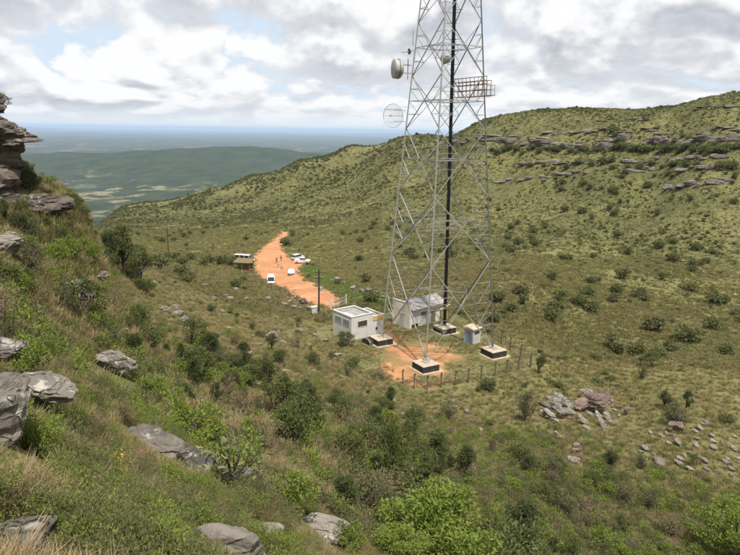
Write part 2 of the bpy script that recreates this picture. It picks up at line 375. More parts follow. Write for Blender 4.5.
# ------------------------------------------------------------------ ground sheet
def build_ground():
    th = np.radians(np.concatenate([np.arange(-44, 44.01, 0.19), np.arange(46, 315.9, 3.0)]))
    Rr = np.concatenate([np.geomspace(0.5, 60, 190)[:-1], np.geomspace(60, 285, 230)[:-1], np.geomspace(285, 720, 100)[:-1], np.geomspace(720, 110000, 170)])
    nt, nr = len(th), len(Rr)
    RR, TH = np.meshgrid(Rr, th, indexing='ij'); x = (RR * np.sin(TH)).ravel(); y = (RR * np.cos(TH)).ravel()
    z = height(x, y)
    V = np.concatenate([np.stack([x, y, z], 1), [[0, 0, height([0.0], [0.01])[0]]]])
    i = np.arange(nr - 1)[:, None]; j = np.arange(nt)[None]; j2 = (j + 1) % nt
    Fq = np.stack([i * nt + j + 0 * i, i * nt + j2 + 0 * i, (i + 1) * nt + j2, (i + 1) * nt + j], -1).reshape(-1, 4)[:, ::-1]
    # masks: bare red earth, lush grass, dry meadow, far country
    e = 0.9 * fbm(x / 2.2, y / 2.2, 31, 3)
    near = (np.hypot(x, y) > 55) & (np.hypot(x, y) < 330)
    road = np.full(len(x), -99.); yard = road.copy(); patch = road.copy(); lush = road.copy()
    road[near] = poly_dist(x[near], y[near], ROAD); yard[near] = poly_dist(x[near], y[near], YARD)
    patch[near] = poly_dist(x[near], y[near], PATCH); lush[near] = poly_dist(x[near], y[near], LUSH)
    dirt = np.maximum(sst(road + e * 1.1, -.7, .7), np.maximum(sst(yard + 2.6 * e, -1.0, 1.4) * (0.35 + .6 * sst(fbm(x / 1.8, y / 1.8, 35, 3), -.3, .15)), 0.75 * sst(patch + 2.0 * e, -.2, 1.6)))
    R = np.hypot(x, y); az = np.degrees(np.arctan2(x, y))
    mead = sst(R, 130, 190) * (1 - sst(R, 330, 420)) * (1 - sst(az, -6, 3)) * sst(az, -30, -20)
    mead = np.maximum(mead, 0.75 * sst(R, 72, 95) * (1 - sst(R, 150, 230)) * sst(az, 9, 16))
    C = np.stack([dirt, sst(lush + 2 * e, -2, 2), mead, sst(R, 700, 1300)], 1).astype(np.float32)
    C = np.concatenate([C, np.zeros((1, 4), np.float32)])
    def piece(name, sel, extra=None):
        fs = Fq[sel]; u, inv = np.unique(fs, return_inverse=True)
        me = mk_np(name, V[u], inv.reshape(-1, 4), [MAT['ground']], True)
        a = me.color_attributes.new('mask', 'FLOAT_COLOR', 'POINT'); a.data.foreach_set('color', C[u].ravel())
        return ob(name, me)
    fr = (road[Fq] > -1.0).any(1); fy = ((yard[Fq] > -2.2).any(1)) & ~fr
    o = piece('ground', ~(fr | fy)); tag(o, kind='structure')
    tag(piece('dirt_road', fr), kind='structure'); tag(piece('dirt_yard', fy), kind='structure')
    return V

def ground_material():
    m = bpy.data.materials.new('ground'); m.use_nodes = True; t = NT(m.node_tree); b = t.n['Principled BSDF']
    geo = t.n.new('ShaderNodeNewGeometry'); pos = geo.outputs['Position']
    at = t.n.new('ShaderNodeAttribute'); at.attribute_name = 'mask'; sp = t.n.new('ShaderNodeSeparateColor'); t.l.new(at.outputs['Color'], sp.inputs[0])
    dirt, lush, mead = sp.outputs; far = at.outputs['Alpha']
    n1 = t.noise(pos, 0.028, 3, .6); n2 = t.noise(pos, 0.30, 5, .65); n3 = t.noise(pos, 3.2, 5, .7); n4 = t.noise(pos, 0.9, 4, .7)
    c = t.mix(t.ramp(n2, .32, .66), (0.114, 0.112, 0.042), (0.170, 0.150, 0.065))
    c = t.mix(t.math('MULTIPLY', t.ramp(n1, .42, .62), .7), c, (0.082, 0.086, 0.033))
    c = t.mix(t.math('MULTIPLY', t.ramp(n4, .46, .64), .8), c, (0.082, 0.086, 0.034))
    c = t.mix(t.math('MULTIPLY', t.ramp(n3, .58, .72), .55), c, (0.165, 0.118, 0.072))
    c = t.mix(t.math('MULTIPLY', mead, .65), c, t.mix(t.ramp(n2, .35, .65), (0.155, 0.152, 0.056), (0.24, 0.205, 0.085)))
    c = t.mix(t.math('MULTIPLY', lush, .9), c, t.mix(t.ramp(n4, .35, .65), (0.085, 0.145, 0.030), (0.13, 0.18, 0.045)))
    dcol = t.mix(t.ramp(n4, .35, .68), (0.36, 0.165, 0.076), (0.44, 0.228, 0.115))
    dcol = t.mix(t.math('MULTIPLY', t.ramp(n2, .48, .66), .6), dcol, (0.48, 0.285, 0.165))
    dcol = t.mix(t.math('MULTIPLY', t.ramp(t.noise(pos, 0.16, 4, .6), .44, .62), .55), dcol, (0.30, 0.138, 0.068))
    dcol = t.mix(t.math('MULTIPLY', t.ramp(n3, .52, .66), .5), dcol, (0.36, 0.20, 0.115))
    c = t.mix(dirt, c, dcol)
    # the far country: woods, pasture and fields in long strips
    ps = t.vmath('MULTIPLY', pos, (1, 1, 0)); w1 = t.noise(ps, 0.0011, 5, .62); w2 = t.noise(ps, 0.0075, 5, .68); w3 = t.noise(ps, 0.045, 3, .6)
    fc = t.mix(t.ramp(w2, .36, .64), (0.018, 0.031, 0.016), (0.042, 0.056, 0.025))
    vo = t.n.new('ShaderNodeTexVoronoi'); vo.inputs['Scale'].default_value = 0.0075; t.l.new(ps, vo.inputs['Vector'])
    sepv = t.n.new('ShaderNodeSeparateColor'); t.l.new(vo.outputs['Color'], sepv.inputs[0])
    fieldc = t.mix(sepv.outputs[0], (0.13, 0.135, 0.055), (0.24, 0.19, 0.11))
    spz = t.n.new('ShaderNodeSeparateXYZ'); t.l.new(pos, spz.inputs[0]); low = t.ramp(spz.outputs[2], -255, -295)
    pick = t.math('MULTIPLY', t.math('MULTIPLY', t.ramp(w1, .50, .56), t.math('GREATER_THAN', sepv.outputs[1], .55)), t.math('MULTIPLY', low, t.ramp(w2, .42, .52)))
    fc = t.mix(pick, fc, fieldc)
    fc = t.mix(t.math('MULTIPLY', t.ramp(w3, .47, .60), .6), fc, (0.024, 0.036, 0.019))
    c = t.mix(far, c, fc)
    t.put(b.inputs['Base Color'], c); b.inputs['Roughness'].default_value = .95; b.inputs['Specular IOR Level'].default_value = .1
    bp = t.n.new('ShaderNodeBump'); bp.inputs['Strength'].default_value = .7; bp.inputs['Distance'].default_value = .12
    t.put(bp.inputs['Height'], n3); t.l.new(bp.outputs[0], b.inputs['Normal'])
    MAT['ground'] = m
ground_material()
build_ground()
# ------------------------------------------------------------------ the mast
def lattice_mast():
    mast = empty('lattice_mast', (CX, CY, 0))
    tag(mast, 'tall square grey steel lattice mast with black cable run and dish antennas, on four footings', 'mast')
    steel = mat('galvanised_steel', (0.30, 0.295, 0.28), .55, .25, .14, .7, dirt=((0.30, 0.17, 0.10), .60, .55))
    rust = mat('red_oxide_steel', (0.21, 0.115, 0.056), .8, .1, .3, 2.5)
    black = mat('black_cable', (0.016, 0.015, 0.016), .55, 0, .2, 4)
    conc = mat('footing_concrete', (0.36, 0.305, 0.235), .9, 0, .16, 1.4, .3, ((0.30, 0.24, 0.17), .56, .6))
    tar = mat('bitumen_coat', (0.036, 0.030, 0.027), .75, 0, .35, 2.2, .2, ((0.10, 0.075, 0.055), .60, .6))
    a0 = math.radians(-15.2)
    dirs = [np.array([math.cos(a0 + k * math.pi / 2), math.sin(a0 + k * math.pi / 2)]) for k in range(4)]   # right, back, left, front
    def leg(k, z): r = 7.95 - 0.0933 * (z - 1.0); return np.array([dirs[k][0] * r, dirs[k][1] * r, z])
    # an angle section one unit long
    pr = [(-.5, -.5), (.5, -.5), (.5, -.36), (-.36, -.36), (-.36, .5), (-.5, .5)]
    V = [(x, y, z) for z in (0, 1) for x, y in pr]; n = 6
    Fc = [(0, 3, 2, 1), (0, 5, 4, 3), (6, 7, 8, 9), (6, 9, 10, 11)] + [(i, (i + 1) % n, (i + 1) % n + n, i + n) for i in range(n)]
    ang = mk_mesh('angle_bar', V, Fc, [steel])
    def member(name, p, q, wd, parent=mast, inw=None):
        p = np.array(p, float); q = np.array(q, float); d = q - p; L = np.linalg.norm(d); d /= L
        ref = np.array([-(p[0] + q[0]), -(p[1] + q[1]), 0.0]); ref = ref - d * (ref @ d)
        if np.linalg.norm(ref) < 1e-3: ref = np.array([1.0, 0, 0]) - d * d[0]
        a = ref / np.linalg.norm(ref); b = np.cross(d, a)
        o = bpy.data.objects.new(name, ang); link(o); o.parent = parent
        o.matrix_local = Matrix(((a[0]*wd, b[0]*wd, d[0]*L, p[0]), (a[1]*wd, b[1]*wd, d[1]*L, p[1]), (a[2]*wd, b[2]*wd, d[2]*L, p[2]), (0, 0, 0, 1)))
        return o
    lev = [1.0, 13.3, 22.0, 30.3, 36.9, 43.4, 49.4, 55.0, 60.2]
    for k in range(4): member('leg', leg(k, 0.9), leg(k, 60.4), 0.17)
    for z0, z1 in zip(lev[:-1], lev[1:]):
        big = z0 < 20; wd = 0.125 if big else 0.095
        mids = []
        for k in range(4):
            A0, B0, A1, B1 = leg(k, z0), leg((k + 1) % 4, z0), leg(k, z1), leg((k + 1) % 4, z1)
            nrm = (A0 + B0) * [1, 1, 0]; nrm = nrm / np.linalg.norm(nrm)
            wa, wb = np.linalg.norm(A0 - B0), np.linalg.norm(A1 - B1); t = wa / (wa + wb)
            member('diagonal', A0, B1, wd); member('diagonal', B0 - nrm * .09, A1 - nrm * .09, wd)
            zc = z0 + (z1 - z0) * t; X0 = A0 + (B1 - A0) * t; mids.append(X0)
            member('horizontal', leg(k, zc), leg((k + 1) % 4, zc), 0.075)
            for L0, D1, kk in ((A0, B1, k), (B0, A1, (k + 1) % 4)):
                dn = L0 + (D1 - L0) * t * .52; Ln = leg(kk, dn[2])                      # lower diagonal
                up0 = (A1 if kk == k else B1); dn2 = up0 + ((B0 if kk == k else A0) - up0) * (1 - t) * .52; Lu = leg(kk, dn2[2])
                Lc = leg(kk, zc); Hq = Lc + (X0 - Lc) * .45
                member('strut', Ln, dn, .056); member('strut', dn, Lc, .056)
                member('strut', Lu, dn2, .056); member('strut', Hq, Lu, .056)
                if z0 < 30:
                    d4 = L0 + (D1 - L0) * t * .76; member('sub_strut', dn, leg(kk, d4[2]), .05); member('sub_strut', leg(kk, d4[2]), d4, .05)
                    u4 = up0 + ((B0 if kk == k else A0) - up0) * (1 - t) * .76; member('sub_strut', u4, leg(kk, u4[2]), .05); member('sub_strut', u4, Hq, .05)
        for k in range(4): member('ring_bar', mids[k], mids[(k + 1) % 4], .10)
    # cable run against the back leg, with rungs
    cr = MB()
    for i in range(5):
        for j in range(2):
            off = np.array([dirs[0][0], dirs[0][1], 0]) * (i - 2) * .085 - np.array([dirs[1][0], dirs[1][1], 0]) * (.18 + .10 * j)
            cr.tube([leg(1, 1.4) + off, leg(1, 20) + off, leg(1, 40) + off, leg(1, 60) + off * .8], [.062] * 4, 6)
    cable = cr.build('cable_run', black, mast)
    for k in range(30):
        z = 2 + k * 1.9; c = leg(1, z) - np.array([dirs[1][0], dirs[1][1], 0]) * .1; s = np.array([dirs[0][0], dirs[0][1], 0]) * .34
        if k == 0: ladder = MB().bar(-s, s, .06).mesh('cable_clamp', black)
        ob('cable_clamp', ladder, cable, c)
    # footings: bitumen-coated block, bare top, plinth, apron
    fb = MB().frustum(-1.28, 1.28, -1.28, 1.28, -.35, .86, .03).mesh('block', tar)
    ft = MB().frustum(-1.30, 1.30, -1.30, 1.30, .862, .95, .03).mesh('block_top', conc)
    fp = MB().frustum(-.42, .42, -.42, .42, .95, 1.12, .05).mesh('plinth', conc)
    ap = MB().frustum(-1.55, 1.75, -1.7, 1.6, -.2, .05, .03).mesh('apron', mat('apron_concrete', (0.40, 0.33, 0.25), .95, 0, .2, 1.2, .3, ((0.26, 0.19, 0.11), .48, .8)))
    for k in range(4):
        p = leg(k, 0); o = bpy.data.objects.new('footing', fb); link(o); o.parent = mast; o.location = p; o.rotation_euler = (0, 0, math.radians(30))
        for nm, me in (('block_top', ft), ('plinth', fp), ('apron', ap)): ob(nm, me, o)
        bp_ = MB().box(-.28, .28, -.28, .28, 1.12, 1.17).build('base_plate', steel, o)
    # work platform on the two faces about the right leg
    pl = empty('work_platform', (0, 0, 0)); pl.parent = mast
    zb, zt = 34.5, 36.9
    out_ = lambda P, s=1.06: np.array([P[0] * s, P[1] * s, P[2]])
    PA, PB, PC = leg(1, zb), leg(0, zb), leg(3, zb)
    e = (PB - PA); up = np.array([0, 0, zt - zb]); nr = np.array([e[1], -e[0], 0]); nr = nr / np.linalg.norm(nr)
    if nr @ PA < 0: nr = -nr
    for off in (nr * .25, nr * 1.05):
        for t_ in np.linspace(0.02, 1.0, 9): MB().bar(PA + e * t_ + off, PA + e * t_ + off + up * (1 if off @ nr < .5 else .8), .06).build('rail_post', rust, pl)
        for h_ in (0, .33, .62, .80): MB().bar(PA + off + up * h_, PB + off + up * h_, .075).build('rail', rust, pl)
    for i in range(12): t_ = i / 11; MB().bar(PA + e * t_ + nr * .2, PA + e * t_ + nr * 1.1, .07).build('grate_bar', rust, pl)
    MB().bar(PA + up + nr * .25, PB + up + nr * .25, .09).build('rail', rust, pl)
    # small balcony past the right leg
    ed = e / np.linalg.norm(e); q0 = PB + nr * .2; q1 = PB + ed * 1.7 + nr * .2
    for h_ in (0.0, .28, .5): MB().bar(q0 + up * h_, q1 + up * h_, .065).build('rail', steel, pl)
    for t_ in (.5, 1.0): MB().bar(q0 + (q1 - q0) * t_, q0 + (q1 - q0) * t_ + up * .5, .06).build('rail_post', steel, pl)
    MB().bar(q0, q1, .5, .06).build('balcony_floor', rust, pl)
    # antennas
    grey = mat('antenna_shell', (0.34, 0.34, 0.32), .6, 0, .15, 1.2, dirt=((0.18, 0.17, 0.15), .52, .7))
    mesh_m = mat('antenna_wire', (0.42, 0.42, 0.42), .5, .3)
    Lz = lambda z: leg(2, z)
    ldir = np.array([dirs[2][0], dirs[2][1], 0])
    def frame_at(P, d):
        d = np.array(d, float); d /= np.linalg.norm(d); a = np.cross([0, 0, 1], d); a /= np.linalg.norm(a); b = np.cross(d, a)
        return Matrix(((d[0], a[0], b[0], P[0]), (d[1], a[1], b[1], P[1]), (d[2], a[2], b[2], P[2]), (0, 0, 0, 1)))
    def lathe(prof, n=20):
        V = [(x, r * math.cos(2*math.pi*j/n), r * math.sin(2*math.pi*j/n)) for x, r in prof for j in range(n)]
        return V, [(i*n+j, i*n+(j+1)%n, (i+1)*n+(j+1)%n, (i+1)*n+j) for i in range(len(prof)-1) for j in range(n)]
    # shrouded dish
    dr = empty('drum_antenna'); dr.parent = mast; dr.matrix_local = frame_at(Lz(37.8) + np.array([-2.0, -.15, 0]), (-1, -.25, 0))
    V, Fc = lathe([(-.75, .12), (-.62, .8), (-.35, 1.18), (0, 1.22), (.55, 1.22), (.56, 1.17), (.6, 1.1), (.66, .05)]); MB().add(V, Fc).build('shroud', grey, dr, True)
    V, Fc = lathe([(-.1, 1.24), (-.1, 1.27), (0.0, 1.27), (0.0, 1.24)]); MB().add(V, Fc).build('band', mat('antenna_band', (0.12, 0.11, 0.10), .7), dr)
    MB().bar((-.7, 0, .5), (-1.9, 0, .5), .10).bar((-.7, 0, -.5), (-1.9, 0, -.5), .10).bar((-1.4, 0, -1.3), (-1.4, 0, 1.3), .11).build('bracket', steel, dr)
    # grid dish
    gd = empty('grid_antenna'); gd.parent = mast; gd.matrix_local = frame_at(Lz(31.9) + np.array([-1.75, -1.0, 0]), (-.55, -.83, 0.0))
    fx = lambda y, z: 0.16 * (y * y + z * z)
    for i in range(15):
        y = -1.4 + i * .2; zz = math.sqrt(max(0, 1.5 ** 2 - y * y)); m_ = MB()
        m_.tube([(fx(y, z), y, z) for z in np.linspace(-zz, zz, 9)], .020, 4); m_.build('grid_rod', mesh_m, gd)
    rim = MB(); rim.tube([(fx(1.5, 0), 1.5 * math.cos(a), 1.5 * math.sin(a)) for a in np.linspace(0, 2 * math.pi, 33)], .035, 5); rim.build('rim', mesh_m, gd)
    for z in (-.8, 0, .8): MB().tube([(fx(y, z) - .03, y, z) for y in np.linspace(-math.sqrt(2.25 - z*z), math.sqrt(2.25 - z*z), 9)], .026, 4).build('grid_rib', mesh_m, gd)
    MB().tube([(0, 0, 0), (.95, 0, 0)], .035, 6).tube([(.9, 0, 0), (1.1, 0, 0)], .12, 8).build('feed_horn', grey, gd)
    MB().bar((-.05, 0, .7), (-1.3, .9, .7), .08).bar((-.05, 0, -.7), (-1.3, .9, -.7), .08).build('bracket', steel, gd)
    # small dish with long horn
    sdh = empty('small_dish'); sdh.parent = mast; sdh.matrix_local = frame_at(Lz(39.9) + np.array([-.75, -.5, 0]), (-1, -.35, -.15))
    V, Fc = lathe([(-.2, .05), (-.12, .28), (.05, .40), (.07, .38), (-.08, .1)], 14); MB().add(V, Fc).build('reflector', mat('dark_dish', (0.10, 0.10, 0.10), .6), sdh, True)
    MB().tube([(0, 0, 0), (1.15, 0, 0)], [.07, .05], 8).build('feed_horn', grey, sdh); MB().bar((-.15, 0, 0), (-.9, .3, .1), .07).build('bracket', steel, sdh)
    # round radome near the cable run
    rd = empty('radome_antenna'); rd.parent = mast; rd.matrix_local = frame_at(leg(3, 38.9) * [.35, .35, 1] + np.array([-.15, 0, 0]), (-.75, -.66, 0))
    V, Fc = lathe([(-.45, .1), (-.42, .6), (0, .68), (.15, .66), (.3, .45), (.36, .05)]); MB().add(V, Fc).build('radome', grey, rd, True); MB().bar((-.3, 0, 0), (-1.4, -.4, 0), .08).build('bracket', steel, rd)
    # panel antenna and a few stubs on the legs
    pa = Lz(41.6) + ldir * .45; MB().tube([pa - [0, 0, .9], pa + [0, 0, .9]], .07, 8).build('panel_antenna', grey, mast)
    for z, k, s in ((33.0, 3, 1), (40.5, 1, 1), (43.9, 1, -1), (45.5, 1, 1)):
        c = leg(k, z); MB().bar(c, c + np.array([dirs[0][0], dirs[0][1], 0]) * s * 1.1, .07).build('cable_arm', steel, mast)
lattice_mast()

# ------------------------------------------------------------------ station buildings
def wall_box(parent, name, x0, x1, y0, y1, z0, z1, m, th=.18):
    """four walls as one shell"""
    b = MB(); b.box(x0, x1, y0, y0 + th, z0, z1); b.box(x0, x1, y1 - th, y1, z0, z1); b.box(x0, x0 + th, y0 + th, y1 - th, z0, z1); b.box(x1 - th, x1, y0 + th, y1 - th, z0, z1)
    return b.build(name, m, parent)
wash = mat('limewash', (0.55, 0.535, 0.50), .9, 0, .10, 1.6, .15, ((0.36, 0.33, 0.29), .52, .7))
cream = mat('cream_wash', (0.66, 0.61, 0.50), .9, 0, .08, 1.6, .15, ((0.50, 0.45, 0.36), .58, .5))
slab_m = mat('roof_slab', (0.235, 0.225, 0.215), .95, 0, .25, 1.1, .2, ((0.50, 0.49, 0.46), .62, .6))
fibre = mat('fibre_cement', (0.27, 0.26, 0.25), .9, 0, .25, 1.5, .2, ((0.14, 0.13, 0.12), .55, .6))
ochre = mat('ochre_paint', (0.55, 0.36, 0.13), .85, 0, .15, 3)
darkhole = mat('dark_grille', (0.045, 0.042, 0.040), .7, 0, .3, 6)
wood = mat('weathered_wood', (0.15, 0.115, 0.056), .9, 0, .35, 5, .3)
blue_d = mat('blue_door_paint', (0.16, 0.26, 0.33), .6, 0, .12, 4)
def equipment_house():
    o = empty('equipment_house', (-2.6, 86.1, 0), math.radians(38)); o.scale = (.88, .88, .95)
    tag(o, 'white flat-roofed equipment house with ochre band and barred window beside mast', 'building')
    w1 = wall_box(o, 'wall', 0, 4.5, 0, 5.4, -.4, 3.72, wash)
    sl = MB().box(.18, 4.32, .18, 5.22, 3.36, 3.52).build('roof', slab_m, o)
    cp = MB(); cp.box(-.06, 4.56, -.06, .24, 3.722, 3.84); cp.box(-.06, 4.56, 5.16, 5.46, 3.722, 3.84); cp.box(-.06, .24, .24, 5.16, 3.722, 3.84); cp.box(4.26, 4.56, .24, 5.16, 3.722, 3.84)
    cp.build('coping', mat('pale_coping', (0.52, 0.51, 0.48), .9, 0, .12, 3), sl)
    w2 = wall_box(o, 'annex_wall', 4.503, 7.1, .35, 5.0, -.4, 3.0, wash)
    r2 = MB().box(4.70, 6.92, .54, 4.82, 2.62, 2.78).build('annex_roof', slab_m, o)
    MB().box(4.51, 7.16, .28, .36 - .012, 2.36, 3.06).build('fascia', ochre, w2)
    cp2 = MB(); cp2.box(4.51, 7.16, .28, .56, 3.062, 3.15); cp2.box(4.51, 7.16, 4.80, 5.06, 3.062, 3.15); cp2.box(6.90, 7.16, .56, 4.80, 3.004, 3.15); cp2.build('coping', MAT['pale_coping'], r2)
    def window(x0, x1, z0, z1, axis='y', at=-.012, bars=6, fm=None):
        wi = MB(); fr = MB(); d = .05
        if axis == 'y':
            wi.box(x0, x1, at - .01, at + .02, z0, z1); p = wi.build('window', darkhole, o)
            for a, b_, c, e in ((x0-.07, x1+.07, z1, z1+.07), (x0-.07, x1+.07, z0-.07, z0), (x0-.07, x0, z0, z1), (x1, x1+.07, z0, z1)): fr.box(a, b_, at - .04, at + .01, c, e)
            fr.build('frame', fm or MAT['pale_coping'], p)
            for i in range(1, bars): xx = x0 + (x1 - x0) * i / bars; MB().box(xx - .018, xx + .018, at - .03, at - .012, z0, z1).build('bar', MAT['red_oxide_steel'], p)
        else:
            wi.box(at - .01, at + .02, x0, x1, z0, z1); p = wi.build('window', mat('grey_louvre', (0.30, 0.30, 0.30), .7, 0, .2, 4) if 'grey_louvre' not in MAT else MAT['grey_louvre'], o)
            for a, b_, c, e in ((x0-.07, x1+.07, z1, z1+.07), (x0-.07, x1+.07, z0-.07, z0), (x0-.07, x0, z0, z1), (x1, x1+.07, z0, z1)): fr.box(at - .04, at + .01, a, b_, c, e)
            fr.build('frame', fm or MAT['pale_coping'], p)
            for i in range(1, 9): zz = z0 + (z1 - z0) * i / 9; MB().box(at - .05, at - .012, x0, x1, zz - .02, zz + .02).build('slat', MAT['grey_louvre'], p)
    window(1.35, 3.25, 1.95, 2.85)
    window(5.35, 5.85, .75, 1.2, 'y', .35 - .012, 3)
    window(.5, 2.3, 2.2, 3.1, 'x'); window(2.75, 4.6, 2.2, 3.1, 'x')
    MB().box(.3, 1.5, 1.2, 3.6, 3.522, 3.56).build('roof_patch', MAT['pale_coping'], sl)
equipment_house()
def generator_house():
    o = empty('generator_house', (6.25, 92.2, 0), math.radians(42))
    tag(o, 'long white house with grey sheet roof and cream end wall behind mast', 'building')
    wall_box(o, 'wall', .182, 7.3, 0, 3.7, -.4, 3.1, wash)
    MB().box(0, .18, -.12, 3.82, -.4, 4.05).build('end_wall', cream, o)
    MB().box(-.04, .22, -.16, 3.86, 4.052, 4.12).build('coping', MAT['pale_coping'], o)
    r = empty('roof'); r.parent = o; r.location = (0, 0, 0)
    for i in range(9):
        x0 = .19 + i * .88; x1 = x0 + .875; rb = MB()
        for ya, yb, za, zb in ((-.55, 1.85, 3.02, 3.95), (1.85, 4.2, 3.95, 3.05)):
            for k in range(6):
                xa = x0 + (x1 - x0) * k / 6; xb = x0 + (x1 - x0) * (k + 1) / 6; dz = .03 * (k % 2); dz2 = .03 * ((k + 1) % 2)
                rb.add([(xa, ya, za + dz), (xb, ya, za + dz2), (xb, yb, zb + dz2), (xa, yb, zb + dz), (xa, ya, za + dz - .03), (xb, ya, za + dz2 - .03), (xb, yb, zb + dz2 - .03), (xa, yb, zb + dz - .03)],
                       [(0, 1, 2, 3), (7, 6, 5, 4), (0, 4, 5, 1), (2, 6, 7, 3), (0, 3, 7, 4), (1, 5, 6, 2)])
        rb.build('roof_sheet', fibre, r)
    MB().box(.19, 8.1, 1.70, 2.0, 3.955, 4.02).build('ridge_cap', fibre, r)
    gb = MB().add([(7.28, .05, 3.1), (7.28, 3.65, 3.1), (7.28, 1.85, 3.82), (7.14, .05, 3.1), (7.14, 3.65, 3.1), (7.14, 1.85, 3.82)], [(0, 1, 2), (5, 4, 3), (0, 2, 5, 3), (1, 4, 5, 2), (0, 3, 4, 1)]); gb.build('gable', wash, o)
    wv = MB().box(2.6, 3.7, -.03, .0 - .004, 1.5, 2.2).build('window', darkhole, o)
    for i in range(1, 5): MB().box(2.6 + i * .22 - .02, 2.6 + i * .22 + .02, -.055, -.032, 1.5, 2.2).build('bar', MAT['pale_coping'], wv)
    MB().box(2.5, 3.8, -.09, -.004, 1.38, 1.47).build('sill', MAT['pale_coping'], wv)
    dv = MB().box(4.9, 5.9, -.04, -.004, -.02, 2.1).build('door', wood, o); MB().box(5.72, 5.78, -.09, -.042, 1.0, 1.1).build('handle', darkhole, dv)
    MB().box(.5, 1.9, -.05, -.004, -.05, .55).build('dark_plinth', MAT['bitumen_coat'], o)
    MB().bar((5.2, -1.7, 2.55), (8.3, -.9, 2.62), .16, .22).build('porch_beam', mat('yellow_beam', (0.62, 0.45, 0.17), .7, 0, .15, 3), o)
    for x, y in ((5.3, -1.62), (8.2, -.95)): MB().bar((x, y, -.3), (x, y, 2.46), .13).build('porch_post', wood, o)
    dc = MB().box(-.03, -.004, 1.2, 2.0, -.02, 2.0).build('end_door', mat('grey_door', (0.46, 0.46, 0.44), .7, 0, .1, 3), o)
    MB().box(-.06, -.006, .9, 2.3, 2.12, 2.2).build('door_hood', MAT['pale_coping'], o)
generator_house()
def guard_hut():
    o = empty('guard_hut', (14.98, 85.25, 0), math.radians(42))
    tag(o, 'small pale block hut with blue door and sloping slab roof inside the fence', 'hut')
    hw = mat('hut_render', (0.43, 0.42, 0.395), .9, 0, .12, 2.2, .15, ((0.33, 0.32, 0.30), .54, .7))
    wall_box(o, 'wall', 0, 1.85, 0, 1.65, -.3, 2.12, hw, .14)
    r = MB().add([(-.14, -.14, 2.124), (2.0, -.14, 2.124), (2.0, 1.8, 2.124), (-.14, 1.8, 2.124), (-.14, -.14, 2.27), (2.0, -.14, 2.27), (2.0, 1.8, 2.42), (-.14, 1.8, 2.42)], [(0,3,2,1),(4,5,6,7),(0,1,5,4),(1,2,6,5),(2,3,7,6),(3,0,4,7)]).build('roof', MAT['apron_concrete'], o)
    d = MB().box(-.03, -.004, .35, 1.15, 0, 1.85).build('door', blue_d, o)
    MB().box(-.07, -.032, 1.02, 1.08, .9, 1.0).build('handle', darkhole, d)
    MB().box(.35, 1.5, -.03, -.004, 1.45, 1.85).build('vent', darkhole, o)
guard_hut()

# ------------------------------------------------------------------ fences, poles, gate
post_m = mat('fence_post_concrete', (0.11, 0.085, 0.065), .9, 0, .3, 4)
wire_m = mat('fence_wire', (0.25, 0.24, 0.23), .6, .5)
FENCES = []
def fence(name, pts, label, hgt=1.9, strands=4, brace=(), group=None):
    P = hits(pts); o = empty(name, P[0]); tag(o, label, 'fence', group); FENCES.append(P)
    pm = MB(); pm.box(-.075, .075, -.075, .075, -.4, hgt * .86).bar((0, 0, hgt * .85), (.10, -.10, hgt), .13).mesh('post', post_m)
    pm = pm.mesh('post', post_m)
    for p in P: ob('post', pm, o, tuple(p - P[0]), (random.uniform(-.03, .03), random.uniform(-.03, .03), random.uniform(-.2, .2)))
    for s in range(strands):
        z = hgt * (.18 + .66 * s / (strands - 1)); m_ = MB()
        for a, b in zip(P[:-1], P[1:]): m_.bar(a - P[0] + [0, 0, z], b - P[0] + [0, 0, z], .016)
        m_.build('wire', wire_m, o)
    for i in brace: MB().bar(P[i] - P[0] + [0, 0, 1.3], P[i] - P[0] + np.array([1.3, .25, 0.0]), .11).build('brace', post_m, o)
    return o
fence('compound_fence', [(402.7,384),(414,388.5),(427,390.5),(441,387.5),(455,385.5),(468,383),(481,379.5),(494.6,376),(506.7,373.5),(518.5,370),(530,367.5)],
      'wire fence of dark concrete posts with bent tops below the mast', 1.95, 4, (1,))
fence('side_fence', [(530.8,366.8),(520.5,357.5),(510,350),(501,343.5),(493,337.5)], 'short run of wire fence climbing past the pale hut footing', 1.95)
fence('roadside_fence', [(352,299),(365,296),(378.5,299),(391,301),(404,303)], 'wire fence on bright grass behind the white equipment house', 1.6)
fence('slope_fence', [(262,287),(271,290),(280,293.5),(289,297.5),(297,302),(305,307)], 'low wire fence along the scrub edge of the red road', 1.3, 3)
def utility_pole(px, py, hgt, label, arms, extra=False):
    p = hits([(px, py)])[0]; o = empty('utility_pole', p); tag(o, label, 'pole', None)
    pm = MAT.get('pole_wood') or mat('pole_wood', (0.055, 0.045, 0.038), .9, 0, .3, 5)
    MB().tube([(0, 0, -.5), (0, 0, hgt)], [.17, .12], 8).build('shaft', pm, o)
    for z, wd in arms:
        a = MB().bar((-wd, -.16, z), (wd, -.16, z), .10, .13).build('crossarm', pm, o)
        for x in (-wd * .9, -wd * .45, wd * .45, wd * .9): MB().tube([(x, -.16, z + .06), (x, -.16, z + .2), (x, -.16, z + .24)], [.05, .07, .03], 6).build('insulator', MAT['pale_coping'], a)
    if extra:
        t = MB().tube([(.38, -.1, hgt - 3.6), (.38, -.1, hgt - 2.9)], .24, 10).build('transformer', MAT['antenna_shell'], o)
        MB().bar((0, 0, hgt - 3.2), (.38, -.1, hgt - 3.2), .1).build('bracket', pm, t)
utility_pole(319, 312.5, 7.4, 'dark wooden power pole with crossarms and transformer at the road end', ((7.1, .95), (6.1, .8)), True)
utility_pole(168.5, 254.5, 8.0, 'lone dark power pole standing in the dry meadow', ((7.6, .6),))
